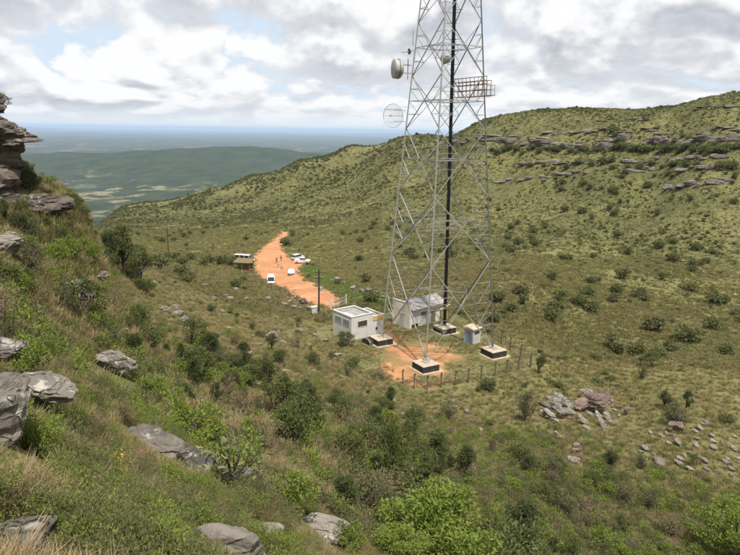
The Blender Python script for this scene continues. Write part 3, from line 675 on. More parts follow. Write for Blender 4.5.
def meter_box():
    p = hits([(314, 314)])[0]; o = empty('meter_cabinet', p, .5); tag(o, 'small pale cabinet at the foot of the power pole', 'cabinet')
    MB().box(-.45, .45, -.3, .3, -.2, 1.25).build('body', wash, o); MB().frustum(-.55, .55, -.4, .4, 1.252, 1.36, .05).build('cap', MAT['pale_coping'], o)
    d = MB().box(-.35, .35, -.33, -.304, .25, 1.1).build('door', MAT['grey_door'], o); MB().box(.24, .3, -.37, -.332, .6, .7).build('handle', darkhole, d)
meter_box()
def gate():
    P = hits([(331, 310), (346, 304)]); o = empty('yard_gate', P[0]); tag(o, 'low barred gate with a white post at the end of the red road', 'gate')
    d = P[1] - P[0]
    for q, r_ in ((np.zeros(3), .16), (d, .13)): MB().tube([q + [0, 0, -.3], q + [0, 0, 1.75]], [r_, r_], 8).build('post', wash, o)
    for i in range(1, 8): q = d * i / 8; MB().tube([q + [0, 0, .15], q + [0, 0, 1.45]], .03, 6).build('bar', MAT['antenna_wire'], o)
    for z in (.2, .8, 1.42): MB().bar([0, 0, z] + d * .01, d + [0, 0, z], .05).build('rail', MAT['antenna_wire'], o)
gate()
def culvert():
    p = hits([(372, 342)])[0]; o = empty('half_tank', p, math.radians(38)); tag(o, 'dark half-round tank lying between white equipment house and mast footing', 'tank')
    n = 12; V = []; 
    for x in (-1.2, 1.2):
        for j in range(n + 1): a = math.pi * j / n; V.append((x + 0, 1.0 * math.cos(a), .78 * math.sin(a) - .05))
    Fc = [(j, j + 1, j + n + 2, j + n + 1) for j in range(n)] + [tuple(range(n, -1, -1)), tuple(range(n + 1, 2 * n + 2))]
    MB().add(V, Fc).build('shell', MAT['bitumen_coat'], o)
    V2, F2 = [], []
    for x in (-1.0, 0, 1.0): MB().tube([(x, 1.02 * math.cos(math.pi * j / n), .80 * math.sin(math.pi * j / n) - .05) for j in range(n + 1)], .03, 5).build('hoop', MAT['antenna_wire'], o)
culvert()
# ------------------------------------------------------------------ on the road
white_p = mat('white_car_paint', (0.60, 0.60, 0.585), .3, 0, .04, 2, spec=.5)
silver_p = mat('silver_car_paint', (0.48, 0.49, 0.50), .35, .3, .04, 2, spec=.5)
glass_m = mat('car_glass', (0.018, 0.021, 0.024), .08, 0, .1, 2, spec=.6)
tyre_m = mat('tyre_rubber', (0.018, 0.017, 0.016), .85, 0, .2, 8)
rim_m = mat('wheel_rim', (0.32, 0.32, 0.32), .4, .6)
lamp_m = mat('lamp_glass', (0.62, 0.62, 0.58), .15)
red_l = mat('tail_lamp', (0.35, 0.03, 0.02), .25)
trim_m = mat('bumper_plastic', (0.05, 0.05, 0.05), .7)
def vehicle(name, px, py, rz, paint, body, cabin, label, Wd=1.75, cat='car', roofrack=False, bed=None):
    """body and cabin are side profiles, nose towards +x"""
    p = hits([(px, py)])[0]; o = empty(name, p + [0, 0, .02], math.radians(rz)); o.scale = (.93, .93, .93); tag(o, label, cat, None)
    h = Wd / 2
    bd = MB().prism(body, -h, h, .10, .75).build('body', paint, o)
    zb = cabin[0][1]
    cb = MB().prism(cabin, -h + .05, h - .05, .17, zb).build('glasshouse', glass_m, o)
    tx = [c for c in cabin if c[1] > zb + .2]; x0 = min(c[0] for c in tx) - .04; x1 = max(c[0] for c in tx) + .04; zt = max(c[1] for c in tx); ins = .17 * (zt - zb) + .03
    MB().frustum(x0, x1, -h + ins, h - ins, zt + .003, zt + .07, .06).build('roof', paint, o)
    for fx in (.06, .36, .66, .96):                                  # pillars on both sides
        xb = cabin[0][0] + (cabin[-1][0] - cabin[0][0]) * fx; xt = x0 + .05 + (x1 - x0 - .1) * fx
        for s in (-1, 1): MB().bar((xb, s * (h - .045), zb), (xt, s * (h - ins + .02), zt + .01), .07, .05).build('pillar', paint, o)
    xs = [b[0] for b in body]; xa, xb = min(xs), max(xs)
    tm = MB().tube([(0, -.11, 0), (0, .11, 0)], .33, 14).mesh('tyre', tyre_m); rm = MB().tube([(0, -.12, 0), (0, .12, 0)], .2, 10).mesh('rim', rim_m)
    for x in (xa + .75, xb - .78):
        for s in (-1, 1):
            wh = empty('wheel', (x, s * (h - .09), .33)); wh.parent = o; ob('tyre', tm, wh); ob('rim', rm, wh)
    for s in (-1, 1):
        MB().box(xb - .14, xb + .012, s * (h - .28) - .17, s * (h - .28) + .17, .66, .84).build('headlight', lamp_m, o)
        MB().box(xa - .012, xa + .1, s * (h - .2) - .12, s * (h - .2) + .12, .66, .98).build('tail_light', red_l, o)
        MB().bar((cabin[-1][0] - .35, s * (h - .02), zb + .06), (cabin[-1][0] - .35, s * (h + .16), zb + .12), .12, .14).build('mirror', trim_m, o)
    MB().box(xb - .06, xb + .07, -h + .08, h - .08, .30, .52).build('bumper', trim_m, o); MB().box(xa - .07, xa + .06, -h + .08, h - .08, .30, .52).build('bumper', trim_m, o)
    return o
van_b = [(-2.3, .28), (2.25, .28), (2.32, .75), (2.15, 1.02), (-2.3, 1.05)]
van_c = [(-2.28, 1.052), (-2.2, 1.88), (1.0, 1.90), (1.95, 1.052)]
car_b = [(-1.95, .28), (1.95, .28), (2.0, .66), (1.85, .84), (1.0, .93), (-1.9, .95)]
car_c = [(-1.85, .952), (-1.45, 1.42), (.35, 1.44), (1.02, .952)]
suv_b = [(-2.35, .34), (2.3, .34), (2.36, .78), (2.25, 1.02), (1.1, 1.10), (-2.35, 1.12)]
suv_c = [(-.75, 1.122), (-.55, 1.72), (.6, 1.74), (1.15, 1.122)]
wag_c = [(-2.25, 1.122), (-2.05, 1.76), (.5, 1.78), (1.15, 1.122)]
bus_b = [(-2.9, .34), (2.85, .34), (2.95, .9), (2.7, 1.2), (-2.9, 1.22)]
bus_c = [(-2.88, 1.222), (-2.85, 2.3), (1.7, 2.32), (2.5, 1.222)]
vehicle('parked_van', 271, 283.5, -80, white_p, van_b, van_c, 'white van facing up the red road beside the fence', 1.85, 'van')
vehicle('parked_car', 291, 274.5, 100, silver_p, car_b, car_c, 'silver hatchback standing in the middle of the red road', 1.72, 'car')
vehicle('pickup_truck', 302.5, 263, -8, white_p, suv_b, suv_c, 'white pickup truck with dark windows side-on at the grass edge', 1.85, 'pickup')
vehicle('parked_wagon', 297.5, 259.5, 60, white_p, suv_b, wag_c, 'white wagon half hidden behind the pickup truck', 1.85, 'car')
vehicle('minibus', 244.5, 262.5, -14, white_p, bus_b, bus_c, 'white minibus parked behind the dark roofed roadside shelter', 2.05, 'minibus')
def shelter():
    p = hits([(244, 270)])[0]; o = empty('roadside_shelter', p, math.radians(-12)); tag(o, 'dark open wooden shelter with plank roof beside the minibus', 'shelter')
    for i in range(11):
        x0 = -2.3 + i * .42
        MB().add([(x0, -1.5, 2.12), (x0 + .40, -1.5, 2.12), (x0 + .40, 1.5, 2.72), (x0, 1.5, 2.72), (x0, -1.5, 2.19), (x0 + .40, -1.5, 2.19), (x0 + .40, 1.5, 2.79), (x0, 1.5, 2.79)], [(0,3,2,1),(4,5,6,7),(0,1,5,4),(1,2,6,5),(2,3,7,6),(3,0,4,7)]).build('roof_plank', wood, o, loc=(0, 0, random.uniform(-.03, .03)))
    for x in (-2.0, 0, 2.0):
        MB().bar((x, -1.2, -.4), (x, -1.2, 2.14), .14).build('post', wood, o); MB().bar((x, 1.2, -.4), (x, 1.2, 2.62), .14).build('post', wood, o)
    for y, z in ((-1.2, 2.08), (1.2, 2.56)): MB().bar((-2.2, y, z), (2.2, y, z), .1, .08).build('beam', wood, o)
    for i in range(5): MB().box(-1.9, 1.9, 1.14, 1.18, .2 + i * .3, .46 + i * .3).build('back_board', wood, o)
    rb = mat('red_cloth', (0.22, 0.06, 0.04), .9)
    MB().box(-.2, 1.8, -.9, -.35, .78, .86).build('counter', wood, o); MB().box(-.15, 1.75, -.86, -.82, 0, .78).build('counter_front', rb, o)
    MB().box(-1.8, -.6, -.2, .3, .4, .47).build('bench', wood, o); MB().box(-1.7, -1.6, -.1, .2, -.1, .4).box(-.8, -.7, -.1, .2, -.1, .4).build('bench_leg', wood, o)
shelter()
skin = mat('skin', (0.25, 0.14, 0.09), .6); hair_m = mat('dark_hair', (0.02, 0.015, 0.012), .7)
def person(px, py, rz, shirt, trousers, label, stride=.12, bend=.2):
    """one skinned body with clothes by height, hair apart"""
    p = hits([(px, py)])[0]
    J = [((0,0,.95), .15), ((0,0,1.15), .14), ((0,0,1.36), .155), ((0,.0,1.50), .06), ((0,.02,1.60), .085), ((0,.02,1.70), .08),
         ((.19,0,1.40), .065), ((.25,.02,1.14), .045), ((.23,.12+bend*.3,.93), .034), ((.23,.16+bend*.35,.84), .035),
         ((-.19,0,1.40), .065), ((-.26,-.02,1.14), .045), ((-.25,.06,.92), .034), ((-.25,.09,.82), .035),
         ((.10,0,.88), .10), ((.11,.05+stride,.50), .065), ((.11,stride,.09), .045), ((.12,stride+.16,.04), .04),
         ((-.10,0,.88), .10), ((-.11,.03-stride,.50), .065), ((-.11,-stride-.03,.09), .045), ((-.12,-stride+.13,.04), .04)]
    Ed = [(0,1),(1,2),(2,3),(3,4),(4,5),(2,6),(6,7),(7,8),(8,9),(2,10),(10,11),(11,12),(12,13),(0,14),(14,15),(15,16),(16,17),(0,18),(18,19),(19,20),(20,21)]
    me = bpy.data.meshes.new('person'); me.from_pydata([j[0] for j in J], Ed, []); o = ob('person', me, None, p, (0, 0, math.radians(rz)))
    sk = o.modifiers.new('skin', 'SKIN')
    for v, j in zip(me.skin_vertices[0].data, J): v.radius = (j[1], j[1])
    me.skin_vertices[0].data[0].use_root = True
    o.modifiers.new('sub', 'SUBSURF').levels = 2; o.modifiers['sub'].render_levels = 2
    m = bpy.data.materials.new('clothed_figure'); m.use_nodes = True; t = NT(m.node_tree); b = t.n['Principled BSDF']
    tcn = t.n.new('ShaderNodeTexCoord'); s_ = t.n.new('ShaderNodeSeparateXYZ'); t.l.new(tcn.outputs['Object'], s_.inputs[0]); z = s_.outputs[2]
    side = t.math('GREATER_THAN', t.math('ABSOLUTE', s_.outputs[0]), .205); low = t.math('LESS_THAN', z, 1.16)
    c = t.mix(t.math('GREATER_THAN', z, .96), trousers, shirt); c = t.mix(t.math('GREATER_THAN', z, 1.47), c, (0.25, 0.14, 0.09)); c = t.mix(t.math('MULTIPLY', side, low), c, (0.25, 0.14, 0.09)); c = t.mix(t.math('LESS_THAN', z, .09), c, (0.03, 0.025, 0.02))
    t.put(b.inputs['Base Color'], c); b.inputs['Roughness'].default_value = .85; me.materials.append(m)
    hb = bmesh.new(); bmesh.ops.create_icosphere(hb, subdivisions=2, radius=.105); hm = bpy.data.meshes.new('hair')
    for v in hb.verts: v.co.z = max(v.co.z * 1.05, -.02 - .05 * (v.co.y < 0)); 
    hb.to_mesh(hm); hb.free(); hm.materials.append(hair_m); ob('hair', hm, o, (0, .005, 1.69))
    tag(o, label, 'person')
person(276.6, 263, 150, (0.24, 0.035, 0.025), (0.05, 0.035, 0.035), 'person in dark red top and dark trousers walking on the red road', .13)
person(281, 261, 190, (0.30, 0.07, 0.04), (0.12, 0.035, 0.03), 'person in rust red clothes standing further along the red road', .05)
person(278.2, 267.5, 20, (0.42, 0.40, 0.38), (0.30, 0.29, 0.28), 'person in pale grey clothes walking behind the dark red one', .12)
person(281.5, 270, -30, (0.50, 0.42, 0.36), (0.22, 0.18, 0.17), 'person in pale top and brown trousers near the silver hatchback', .08)

# ------------------------------------------------------------------ rocks
def rock_mesh(name, seed, dims, m, sub=3, strata=0.0, cuts=11, rough=.12, amp=1.0):
    r = np.random.default_rng(seed); bm = bmesh.new(); bmesh.ops.create_icosphere(bm, subdivisions=sub, radius=1.0)
    V = np.array([v.co[:] for v in bm.verts]); 
    V = np.sign(V) * np.abs(V) ** .72; V /= np.abs(V).max(0)                      # towards a block
    for i in range(cuts):
        nrm = r.normal(size=3); nrm[2] *= .8; nrm /= np.linalg.norm(nrm); k = r.uniform(.62, .98)
        ex = V @ nrm - k; V -= np.outer(np.maximum(ex, 0) * .93, nrm)
    if strata:
        zz = V[:, 2] * strata + .35 * np.sin(V[:, 0] * 3 + seed); st = np.floor(zz); fr = zz - st
        off = (_h(st, st * 0 + seed, 3) - .5) * .34 * amp - .10 * (np.abs(fr - .5) > .36)
        V[:, :2] *= (1 + off)[:, None]; V[:, :2] += np.stack([(_h(st, st * 0, seed + 5) - .5) * .16 * amp, (_h(st, st * 0, seed + 9) - .5) * .16 * amp], 1)
    n = fbm(V[:, 0] * 2.1 + seed, V[:, 1] * 2.1 + V[:, 2] * 1.7, seed, 4, .6); V *= (1 + rough * n)[:, None]
    if sub > 3: V *= (1 + .05 * fbm(V[:, 0] * 9 + seed, V[:, 1] * 7 + V[:, 2] * 9, seed + 3, 3, .6))[:, None]
    V *= np.array(dims) / 2
    for v, c in zip(bm.verts, V): v.co = c
    me = bpy.data.meshes.new(name); bm.to_mesh(me); bm.free(); me.materials.append(m); return me
G_, K_, L_ = MAT['rock_grey'], MAT['rock_pink'], MAT['rock_pale']
boulder = [rock_mesh('rock', 11 + i, (1, .8, .62), G_, 4, 1.7, 12, .16, .45) for i in range(5)]
slab = [rock_mesh('rock', 31 + i, (1, .62, .30), G_, 4, 1.6, 10, .16, .7) for i in range(5)]
pinkb = [rock_mesh('rock', 51 + i, (1, .75, .5), K_, 4, 2.0, 12, .18, .8) for i in range(5)]
palec = [rock_mesh('rock', 71 + i, (1, .55, .26), L_, 3, 0, 14, .22) for i in range(5)]
cliff = [rock_mesh('rock', 91 + i, (1, .6, .3), MAT['rock_band'], 4, 2.6, 9, .13, 1.0) for i in range(6)]
CLEAR = []
caps = [rock_mesh('rock', 191 + i, (1, .6, .3), MAT['rock_band'], 3, 1.6, 9, .14, .8) for i in range(4)]
def rock(px, py, wpx, meshes, label, group=None, rz=None, tilt=(0, 0), k=None, sink=.25, stretch=(1, 1, 1), name='rock', cat='rock', hit=None):
    p = hits([(px, py)])[0] if hit is None else hit
    dist = (p - CAM) @ _f; wd = wpx / F_PX * dist
    me = meshes[k if k is not None else random.randrange(len(meshes))]
    o = ob(name, me, None, p + np.array([0, 0, wd * stretch[2] * sink * .5]), (math.radians(tilt[0]), math.radians(tilt[1]), math.radians(random.uniform(0, 360) if rz is None else rz)), [wd * s for s in stretch])
    CLEAR.append((p[0], p[1], wd * .5 * max(stretch[0], stretch[1]), wd * stretch[2] * .6)); return tag(o, label, cat, group)
# foreground rocks
rock(8, 548, 92, boulder, 'pinkish grey flat-topped boulder at the very foot of the near slope', None, 20, (4, -8), 0, .1, (1, 1, .9))
rock(2, 440, 84, boulder, 'tall grey boulder with dark streaks under two jutting slabs', None, 75, (0, 0), 1, .55, (1, .9, 1.35))
rock(44, 418, 78, slab, 'long grey slab jutting right from the streaked boulder', None, -8, (4, 10), 0, .9, (1, .9, 1.0))
rock(4, 392, 52, slab, 'small dark slab lying on top of the streaked boulder', None, 14, (0, 6), 2, 1.6, (1, 1, 1.1))
rock(116, 372, 46, boulder, 'rough grey rock with dark cleft among bushes above the long slab', None, 10, (0, 6), 2, .5, (1, .8, .9))
rock(158, 449, 64, slab, 'low grey slab with white patches beside the bright bush', None, -28, (0, 12), 3, .3, (1, .8, .75))
rock(196, 468, 44, boulder, 'rounded grey rock at the lower end of the white patched slab', None, -15, (0, 8), 3, .3, (1, .8, .9))
rock(226, 556, 84, boulder, 'grey boulder with pale lichen top in the near grass', None, 8, (0, 0), 4, .35, (1, .9, .85))
rock(322, 532, 54, boulder, 'smooth grey boulder beside the small bright round bush', None, -5, (0, 6), 0, .35, (1, .8, .8))
rock(268, 533, 40, slab, 'flat brown rock in dry grass left of the smooth boulder', None, 8, (0, 0), 1, .2, (1, .7, .8))
rock(236, 474, 36, slab, 'narrow pale ledge behind the bare branched sapling', None, 2, (0, 0), 4, .3, (1, .5, .6))
rock(6, 256, 34, boulder, 'big pale grey boulder high on the left slope below the outcrop', None, 30, (0, 0), 1, .7, (1, .9, .95))
rock(14, 246, 20, boulder, 'smaller pale boulder leaning above the big pale one', None, 10, (0, 0), 2, 1.1, (1, .9, .9))
for px, py, wd in ((70, 292, 24), (84, 298, 20), (78, 286, 16), (92, 297, 12)):
    rock(px, py, wd, boulder, 'grey rock in the cluster below the flat pink ledge', 'rock cluster below the pink ledge')
rock(98, 276, 24, pinkb, 'flat pink rock ledge beside the dark tall shrubs', None, 5, (0, 0), 0, .3, (1, .8, .5)); rock(102, 266, 12, pinkb, 'small pink block above the flat pink ledge', None, 25, (0, 0), 2, .6)
for px, py, wd in ((178, 316, 13), (184, 322, 14), (189, 330, 11), (175, 308, 9), (165, 311, 14), (152, 285, 10)):
    rock(px, py, wd, boulder, 'dark grey rock stacked on the mid slope facing the meadow', 'stacked rocks on the mid slope')
for px, py, wd in ((297, 299, 9), (290, 303, 8), (284, 306, 10), (303, 304, 12), (309, 309, 9), (294, 309, 10), (300, 310, 8)):
    rock(px, py, wd * .8, palec if wd < 12 else pinkb, 'pale stone at the scrub edge below the power pole', 'pale stones below the power pole', None, (0, 0), None, .5, (1, 1, 1.3))
SC = [(268,300,12),(272,338,16),(283,344,12),(258,345,9),(300,331,10),(316,336,9),(326,341,10),(337,356,12),(330,361,9),(349,371,13),(341,378,9),(247,354,13),(232,349,9),(222,312,9),(214,300,8),(205,286,8),(236,290,9),(228,329,10),(254,386,14),(262,395,10),(246,383,8),
      (196,362,10),(210,378,9),(152,342,11),(140,318,10),(20,322,16),(8,372,22),(36,309,14),(125,330,9),(62,332,12),(402,415,9),(392,402,8),(410,449,12),(398,452,10),(420,455,8),(432,462,9),(441,455,7),(452,402,9),(466,412,8),(455,408,7),(480,430,8),(367,496,12),(373,500,9),(362,489,10),(410,488,10),(446,480,9),(512,484,9),(520,487,6),(390,440,7),(300,386,10),(314,372,8),(230,300,10),(246,300,9),(225,296,8),(318,404,10),(286,372,9)]
for px, py, wd in SC: rock(px, py, wd * .82, random.choice([boulder, slab, slab]), ('larger' if wd > 10 else 'small') + ' grey rock poking out of the grass ' + ('on the left slope' if px < 160 else 'between left slope and equipment house' if px < 360 else 'below the compound fence'), 'grey rocks scattered over the near slope', None, (random.uniform(-12, 12), random.uniform(-12, 12)), None, .35, (1, 1, random.uniform(.8, 1.3)))
# rock pile below the compound
PILE = [(545,413,18,slab),(553,409,20,slab),(560,406,18,slab),(567,411,16,slab),(549,420,14,slab),(558,418,18,slab),(564,416,14,slab),(571,416,10,slab),(556,424,8,slab),(543,417,9,slab)]
for px, py, wd, ms in PILE: rock(px, py, wd, ms, 'dark tilted slab in the left heap of the rock pile', 'slabs of the left heap', random.uniform(-40, -10), (random.uniform(-15, 15), random.uniform(10, 38)), None, .8, (1, .8, 1.2))
rock(593, 411, 36, pinkb, 'largest pinkish boulder in the middle of the rock pile', None, 5, (0, 0), 1, .7, (1, .8, .9)); rock(580, 411, 20, pinkb, 'pale pink slab leaning on the left of the largest boulder', None, 20, (0, -14), 2, 1.0, (1, .8, .8))
rock(587, 399, 14, slab, 'small dark capstone on top of the largest pink boulder', None, 10, (0, 0), 1, 1.2); rock(602, 404, 20, pinkb, 'upper right pink boulder of the rock pile', None, -20, (0, 6), 3, .9, (1, .8, .9))
for px, py, wd, tl in ((602,427,13,50),(607,420,12,55),(583,424,13,40),(586,429,8,20),(611,424,9,15),(598,418,10,40),(590,416,9,20),(579,417,8,10)): rock(px, py, wd, slab, 'grey flagstone leaning below the largest pink boulder', 'leaning flagstones below the pink boulder', random.uniform(-60, -30), (10, tl), None, .8, (1, .9, .8))
rock(627, 415, 8, pinkb, 'single upright brown rock apart to the right of the pile', None, 30, (0, 0), 4, .9, (1, 1, 1.8))
for px, py, wd in ((614,411,6),(619,417,7),(617,425,4),(611,402,7),(605,398,8),(612,407,5)): rock(px, py, wd, palec, 'small pale stone lying right of the pink boulder', 'small pale stones beside the rock pile', None, (0, 0), None, .6)
rock(575, 455, 11, pinkb, 'tall grey boulder alone below the rock pile', None, 40, (0, 0), 0, .9, (1, 1, 1.7)); rock(573, 463, 15, slab, 'dark slab at the foot of the lone tall boulder', None, 0, (0, 10), 3, .5)
for px, py, wd in ((588,460,6),(622,472,7),(626,474,6),(556,434,7),(560,438,6),(582,440,3)): rock(px, py, wd, palec, 'small pale stone in the grass below the rock pile', 'small pale stones below the rock pile', None, (0, 0), None, .6)
rock(677, 432, 18, pinkb, 'pink rock at the head of the scree below the dead shrub', None, 0, (0, 8), 3, .7, (1, .8, 1)); rock(680, 424, 12, pinkb, 'smaller pink rock resting against the scree head', None, 30, (0, 0), 1, .8)
for px, py, wd in ((653,439,7),(661,437,6),(645,450,7),(648,447,5),(641,453,6),(644,460,6),(658,464,14),(664,463,5),(669,445,7),(678,445,10),(679,465,7),(676,463,6),(681,461,9),(684,456,6),(692,455,7),(696,447,8),(697,440,5),(690,471,7),(704,462,7),(707,471,6),(713,449,7),(714,443,7),(712,437,6),(725,463,7),(731,471,8),(727,460,5),(733,450,7),(735,438,5),(728,447,4),(737,459,5),(700,430,7),(695,432,6),(703,425,5),(706,424,6),(722,444,4),(651,434,5),(666,434,6),(688,449,4),(673,436,5),(731,476,5),(738,463,4),(654,455,4),(663,441,4)):
    rock(px, py, wd * random.uniform(1.0, 1.5), random.choice([palec, palec, slab]), ('larger' if wd > 7 else 'small') + ' pale elongated stone in the scree on the right slope', 'pale stones of the scree', random.uniform(-90, -20), (0, random.uniform(5, 25)), None, .5, (1, 1, 1.1))
for px, py, wd in ((727,234,9),(733,237,6),(700,270,5),(703,273,5),(722,263,5),(728,267,4),(735,296,5),(671,265,4),(683,262,5),(715,250,4),(640,226,4),(575,229,5),(500,288,5),(505,302,5),(498,305,4),(510,310,4),(503,296,4)):
    rock(px, py, wd, palec, 'pale stone on the open grass of the right hillside', 'pale stones on the right hillside', None, (0, 0), None, .6)
STON = [(331+i*7.5+random.uniform(-2,2), 280+i*2.7+random.uniform(-2.0,2.0), random.uniform(4, 9)) for i in range(14)]
for px, py, wd in STON: rock(px, py, wd, random.choice([palec, slab]), 'stone in the low heap behind the bright roadside grass', 'stone row behind the roadside grass', None, (0, 0), None, .6, (1, 1, 1.2))
# rock bands on the right hill: each block sits on the slope along a band
BAND = [((457,143),(486,141),5.4,'pink grey cliff at the left nose of the right hill'),((489,141),(540,147),7.0,'main cliff band of the right hill, left part'),((544,147),(612,149),7.0,'main cliff band of the right hill, middle part'),
        ((618,142),(692,145),7.4,'main cliff band of the right hill beyond the gully'),((702,140),(748,142),8,'main cliff band at the right end of the hill'),
        ((550,134),(610,131),2.6,'pale slab band above the main cliff'),((640,131),(676,129),2.4,'pale slab band above the cliff beyond the gully'),((716,128),(745,126),2.6,'pale slab band above the right end cliff'),
        ((525,164),(612,161),2.8,'thin ledge under the main cliff'),((624,163),(722,157),2.8,'thin ledge under the cliff beyond the gully'),
        ((532,179),(586,173),3.6,'dark lower ledge left of the gully'),((492,182),(524,181),4.2,'isolated dark ledge low on the left of the hill'),
        ((625,172),(745,168),3.2,'long low ledge across the right hill'),((667,190),(724,182),4.2,'lowest pale ledge on the right hill'),((690,108),(735,106),1.4,'thin slab line near the hill top'),((600,120),(650,119),1.2,'thin slab line above the gully')]
for (x0, y0), (x1, y1), h_, lab in BAND:
    n = max(2, int((x1 - x0) / 5.2)); ph = hits([(x0 + (x1 - x0) * i / (n - 1) + random.uniform(-1.5, 1.5), y0 + (y1 - y0) * i / (n - 1) + random.uniform(-1.6, 1.6)) for i in range(n)])
    for p in ph:
        if p[1] > 900 or random.random() < .16: continue
        dist = (p - CAM) @ _f; wd = random.uniform(7, 17) / F_PX * dist; hh = h_ * random.choice((.45, .7, .9, 1.2))
        o = ob('rock_ledge', random.choice(cliff), None, p + np.array([0, .10 * wd, hh * .12]), (random.uniform(-.05, .05), random.uniform(-.05, .05), random.uniform(-.18, .18) - .2), (wd, wd * .75, hh / .3 * .55)); tag(o, 'rock block of the ' + lab, 'cliff', lab)
        if h_ > 5 and random.random() < .45:      # paler cap slabs lie on the cliff blocks
            w2 = wd * random.uniform(.8, 1.25); o = ob('rock_ledge', random.choice(caps), None, p + np.array([random.uniform(-.2, .2) * wd, .26 * wd, hh * .46]), (random.uniform(-.04, .04), random.uniform(-.04, .04), random.uniform(-.15, .15) - .2), (w2, w2 * .8, h_ * .55)); tag(o, 'pale cap slab on the ' + lab, 'cliff', 'cap slabs, ' + lab)
# the outcrop on the left
def outcrop():
    base = hits([(8, 190)])[0]; D = (base - CAM) @ _f; px2 = lambda d: d / F_PX * D; Rb = math.hypot(base[0], base[1])
    o = empty('rock_outcrop', base); tag(o, 'dark layered rock outcrop overhanging to the right on the left skyline', 'outcrop')
    outm = [rock_mesh('rock_layer', 131 + i, (1, .8, .5), MAT['rock_cliff'], 4, 1.5, 16, .18, .35) for i in range(6)]
    def piece(par, org, R, cx, cy, wd, hh, k, dep=.8, rz=0, dy=0.0, ty=0):
        q = atR(cx, cy, R) - org + np.array([0, dy, 0])
        ob('rock_layer', outm[k], par, tuple(q), (0, math.radians(ty), math.radians(rz)), (px2(wd), px2(wd) * dep, px2(hh) / .5))
    for a in [(-16,106,34,20,3,.9,0,.1),(-18,113,42,34,0,.9,10),(-14,127,60,28,1,.8,-6),(-10,134,70,24,2,.8,4,.2),(-2,136,76,17,3,.7,0,.1,5),(-10,146,62,26,4,.8,8,.3),(-8,160,58,34,5,.8,0,.5),(-12,178,62,40,1,.9,14,.6),(-16,198,66,40,2,.9,0,.6),(4,144,42,16,0,.8,30,.2,8)]: piece(o, base, Rb, *a)
    l = empty('rock_shelf', hits([(40, 219)])[0]); tag(l, 'brown layered rock shelf below the overhanging outcrop', 'outcrop'); lb = np.array(l.location[:]); Rl = math.hypot(lb[0], lb[1]) + .5
    for a in [(10,206,56,24,0,.8,8,.3),(40,204,48,20,3,.8,-10,.2),(58,203,32,17,2,.8,12,.1),(18,213,60,20,4,.7,0,0),(46,211,44,18,5,.7,-8,.0),(-8,214,48,26,1,.8,0,.2)]: piece(l, lb, Rl, *a)
    CLEAR.append((lb[0] - .6, lb[1], 2.3, .25))
outcrop()
# ------------------------------------------------------------------ plants
def leaf_cloud(r, cen, rad, per, size, asp=.45, up=.35, flat=1.0, six=False):
    """folded leaf-shaped faces spread through clumps: arrays of vertices and triangles"""
    cen = np.asarray(cen); n = len(cen) * per; c = np.repeat(cen, per, 0); rr = np.repeat(np.asarray(rad), per)
    d = r.normal(size=(n, 3)); d /= np.linalg.norm(d, axis=1)[:, None]
    p = c + d * (rr * r.uniform(.25, 1, n) ** .5)[:, None] * [1, 1, flat]
    ax = d * .9 + r.normal(size=(n, 3)) * .55 + [0, 0, up]; ax /= np.linalg.norm(ax, axis=1)[:, None]
    sd_ = np.cross(ax, r.normal(size=(n, 3))); sd_ /= np.linalg.norm(sd_, axis=1)[:, None]; nr = np.cross(ax, sd_)
    L = size * r.uniform(.6, 1.3, n)[:, None]; Wd = L * asp
    if six:
        V = np.stack([p, p + ax * L * .28 + sd_ * Wd * .42 + nr * L * .06, p + ax * L * .68 + sd_ * Wd * .38 + nr * L * .03, p + ax * L - nr * L * .06, p + ax * L * .68 - sd_ * Wd * .38 + nr * L * .03, p + ax * L * .28 - sd_ * Wd * .42 + nr * L * .06], 1).reshape(-1, 3)
        k = np.arange(n)[:, None] * 6; return V, np.concatenate([k + [0, 1, 2], k + [0, 2, 3], k + [0, 3, 4], k + [0, 4, 5]], 0)
    V = np.stack([p, p + ax * L * .5 + sd_ * Wd * .5 + nr * L * .08, p + ax * L, p + ax * L * .5 - sd_ * Wd * .5 + nr * L * .08], 1).reshape(-1, 3)
    k = np.arange(n)[:, None] * 4; T = np.concatenate([k + [0, 1, 2], k + [0, 2, 3]], 0)
    return V, T
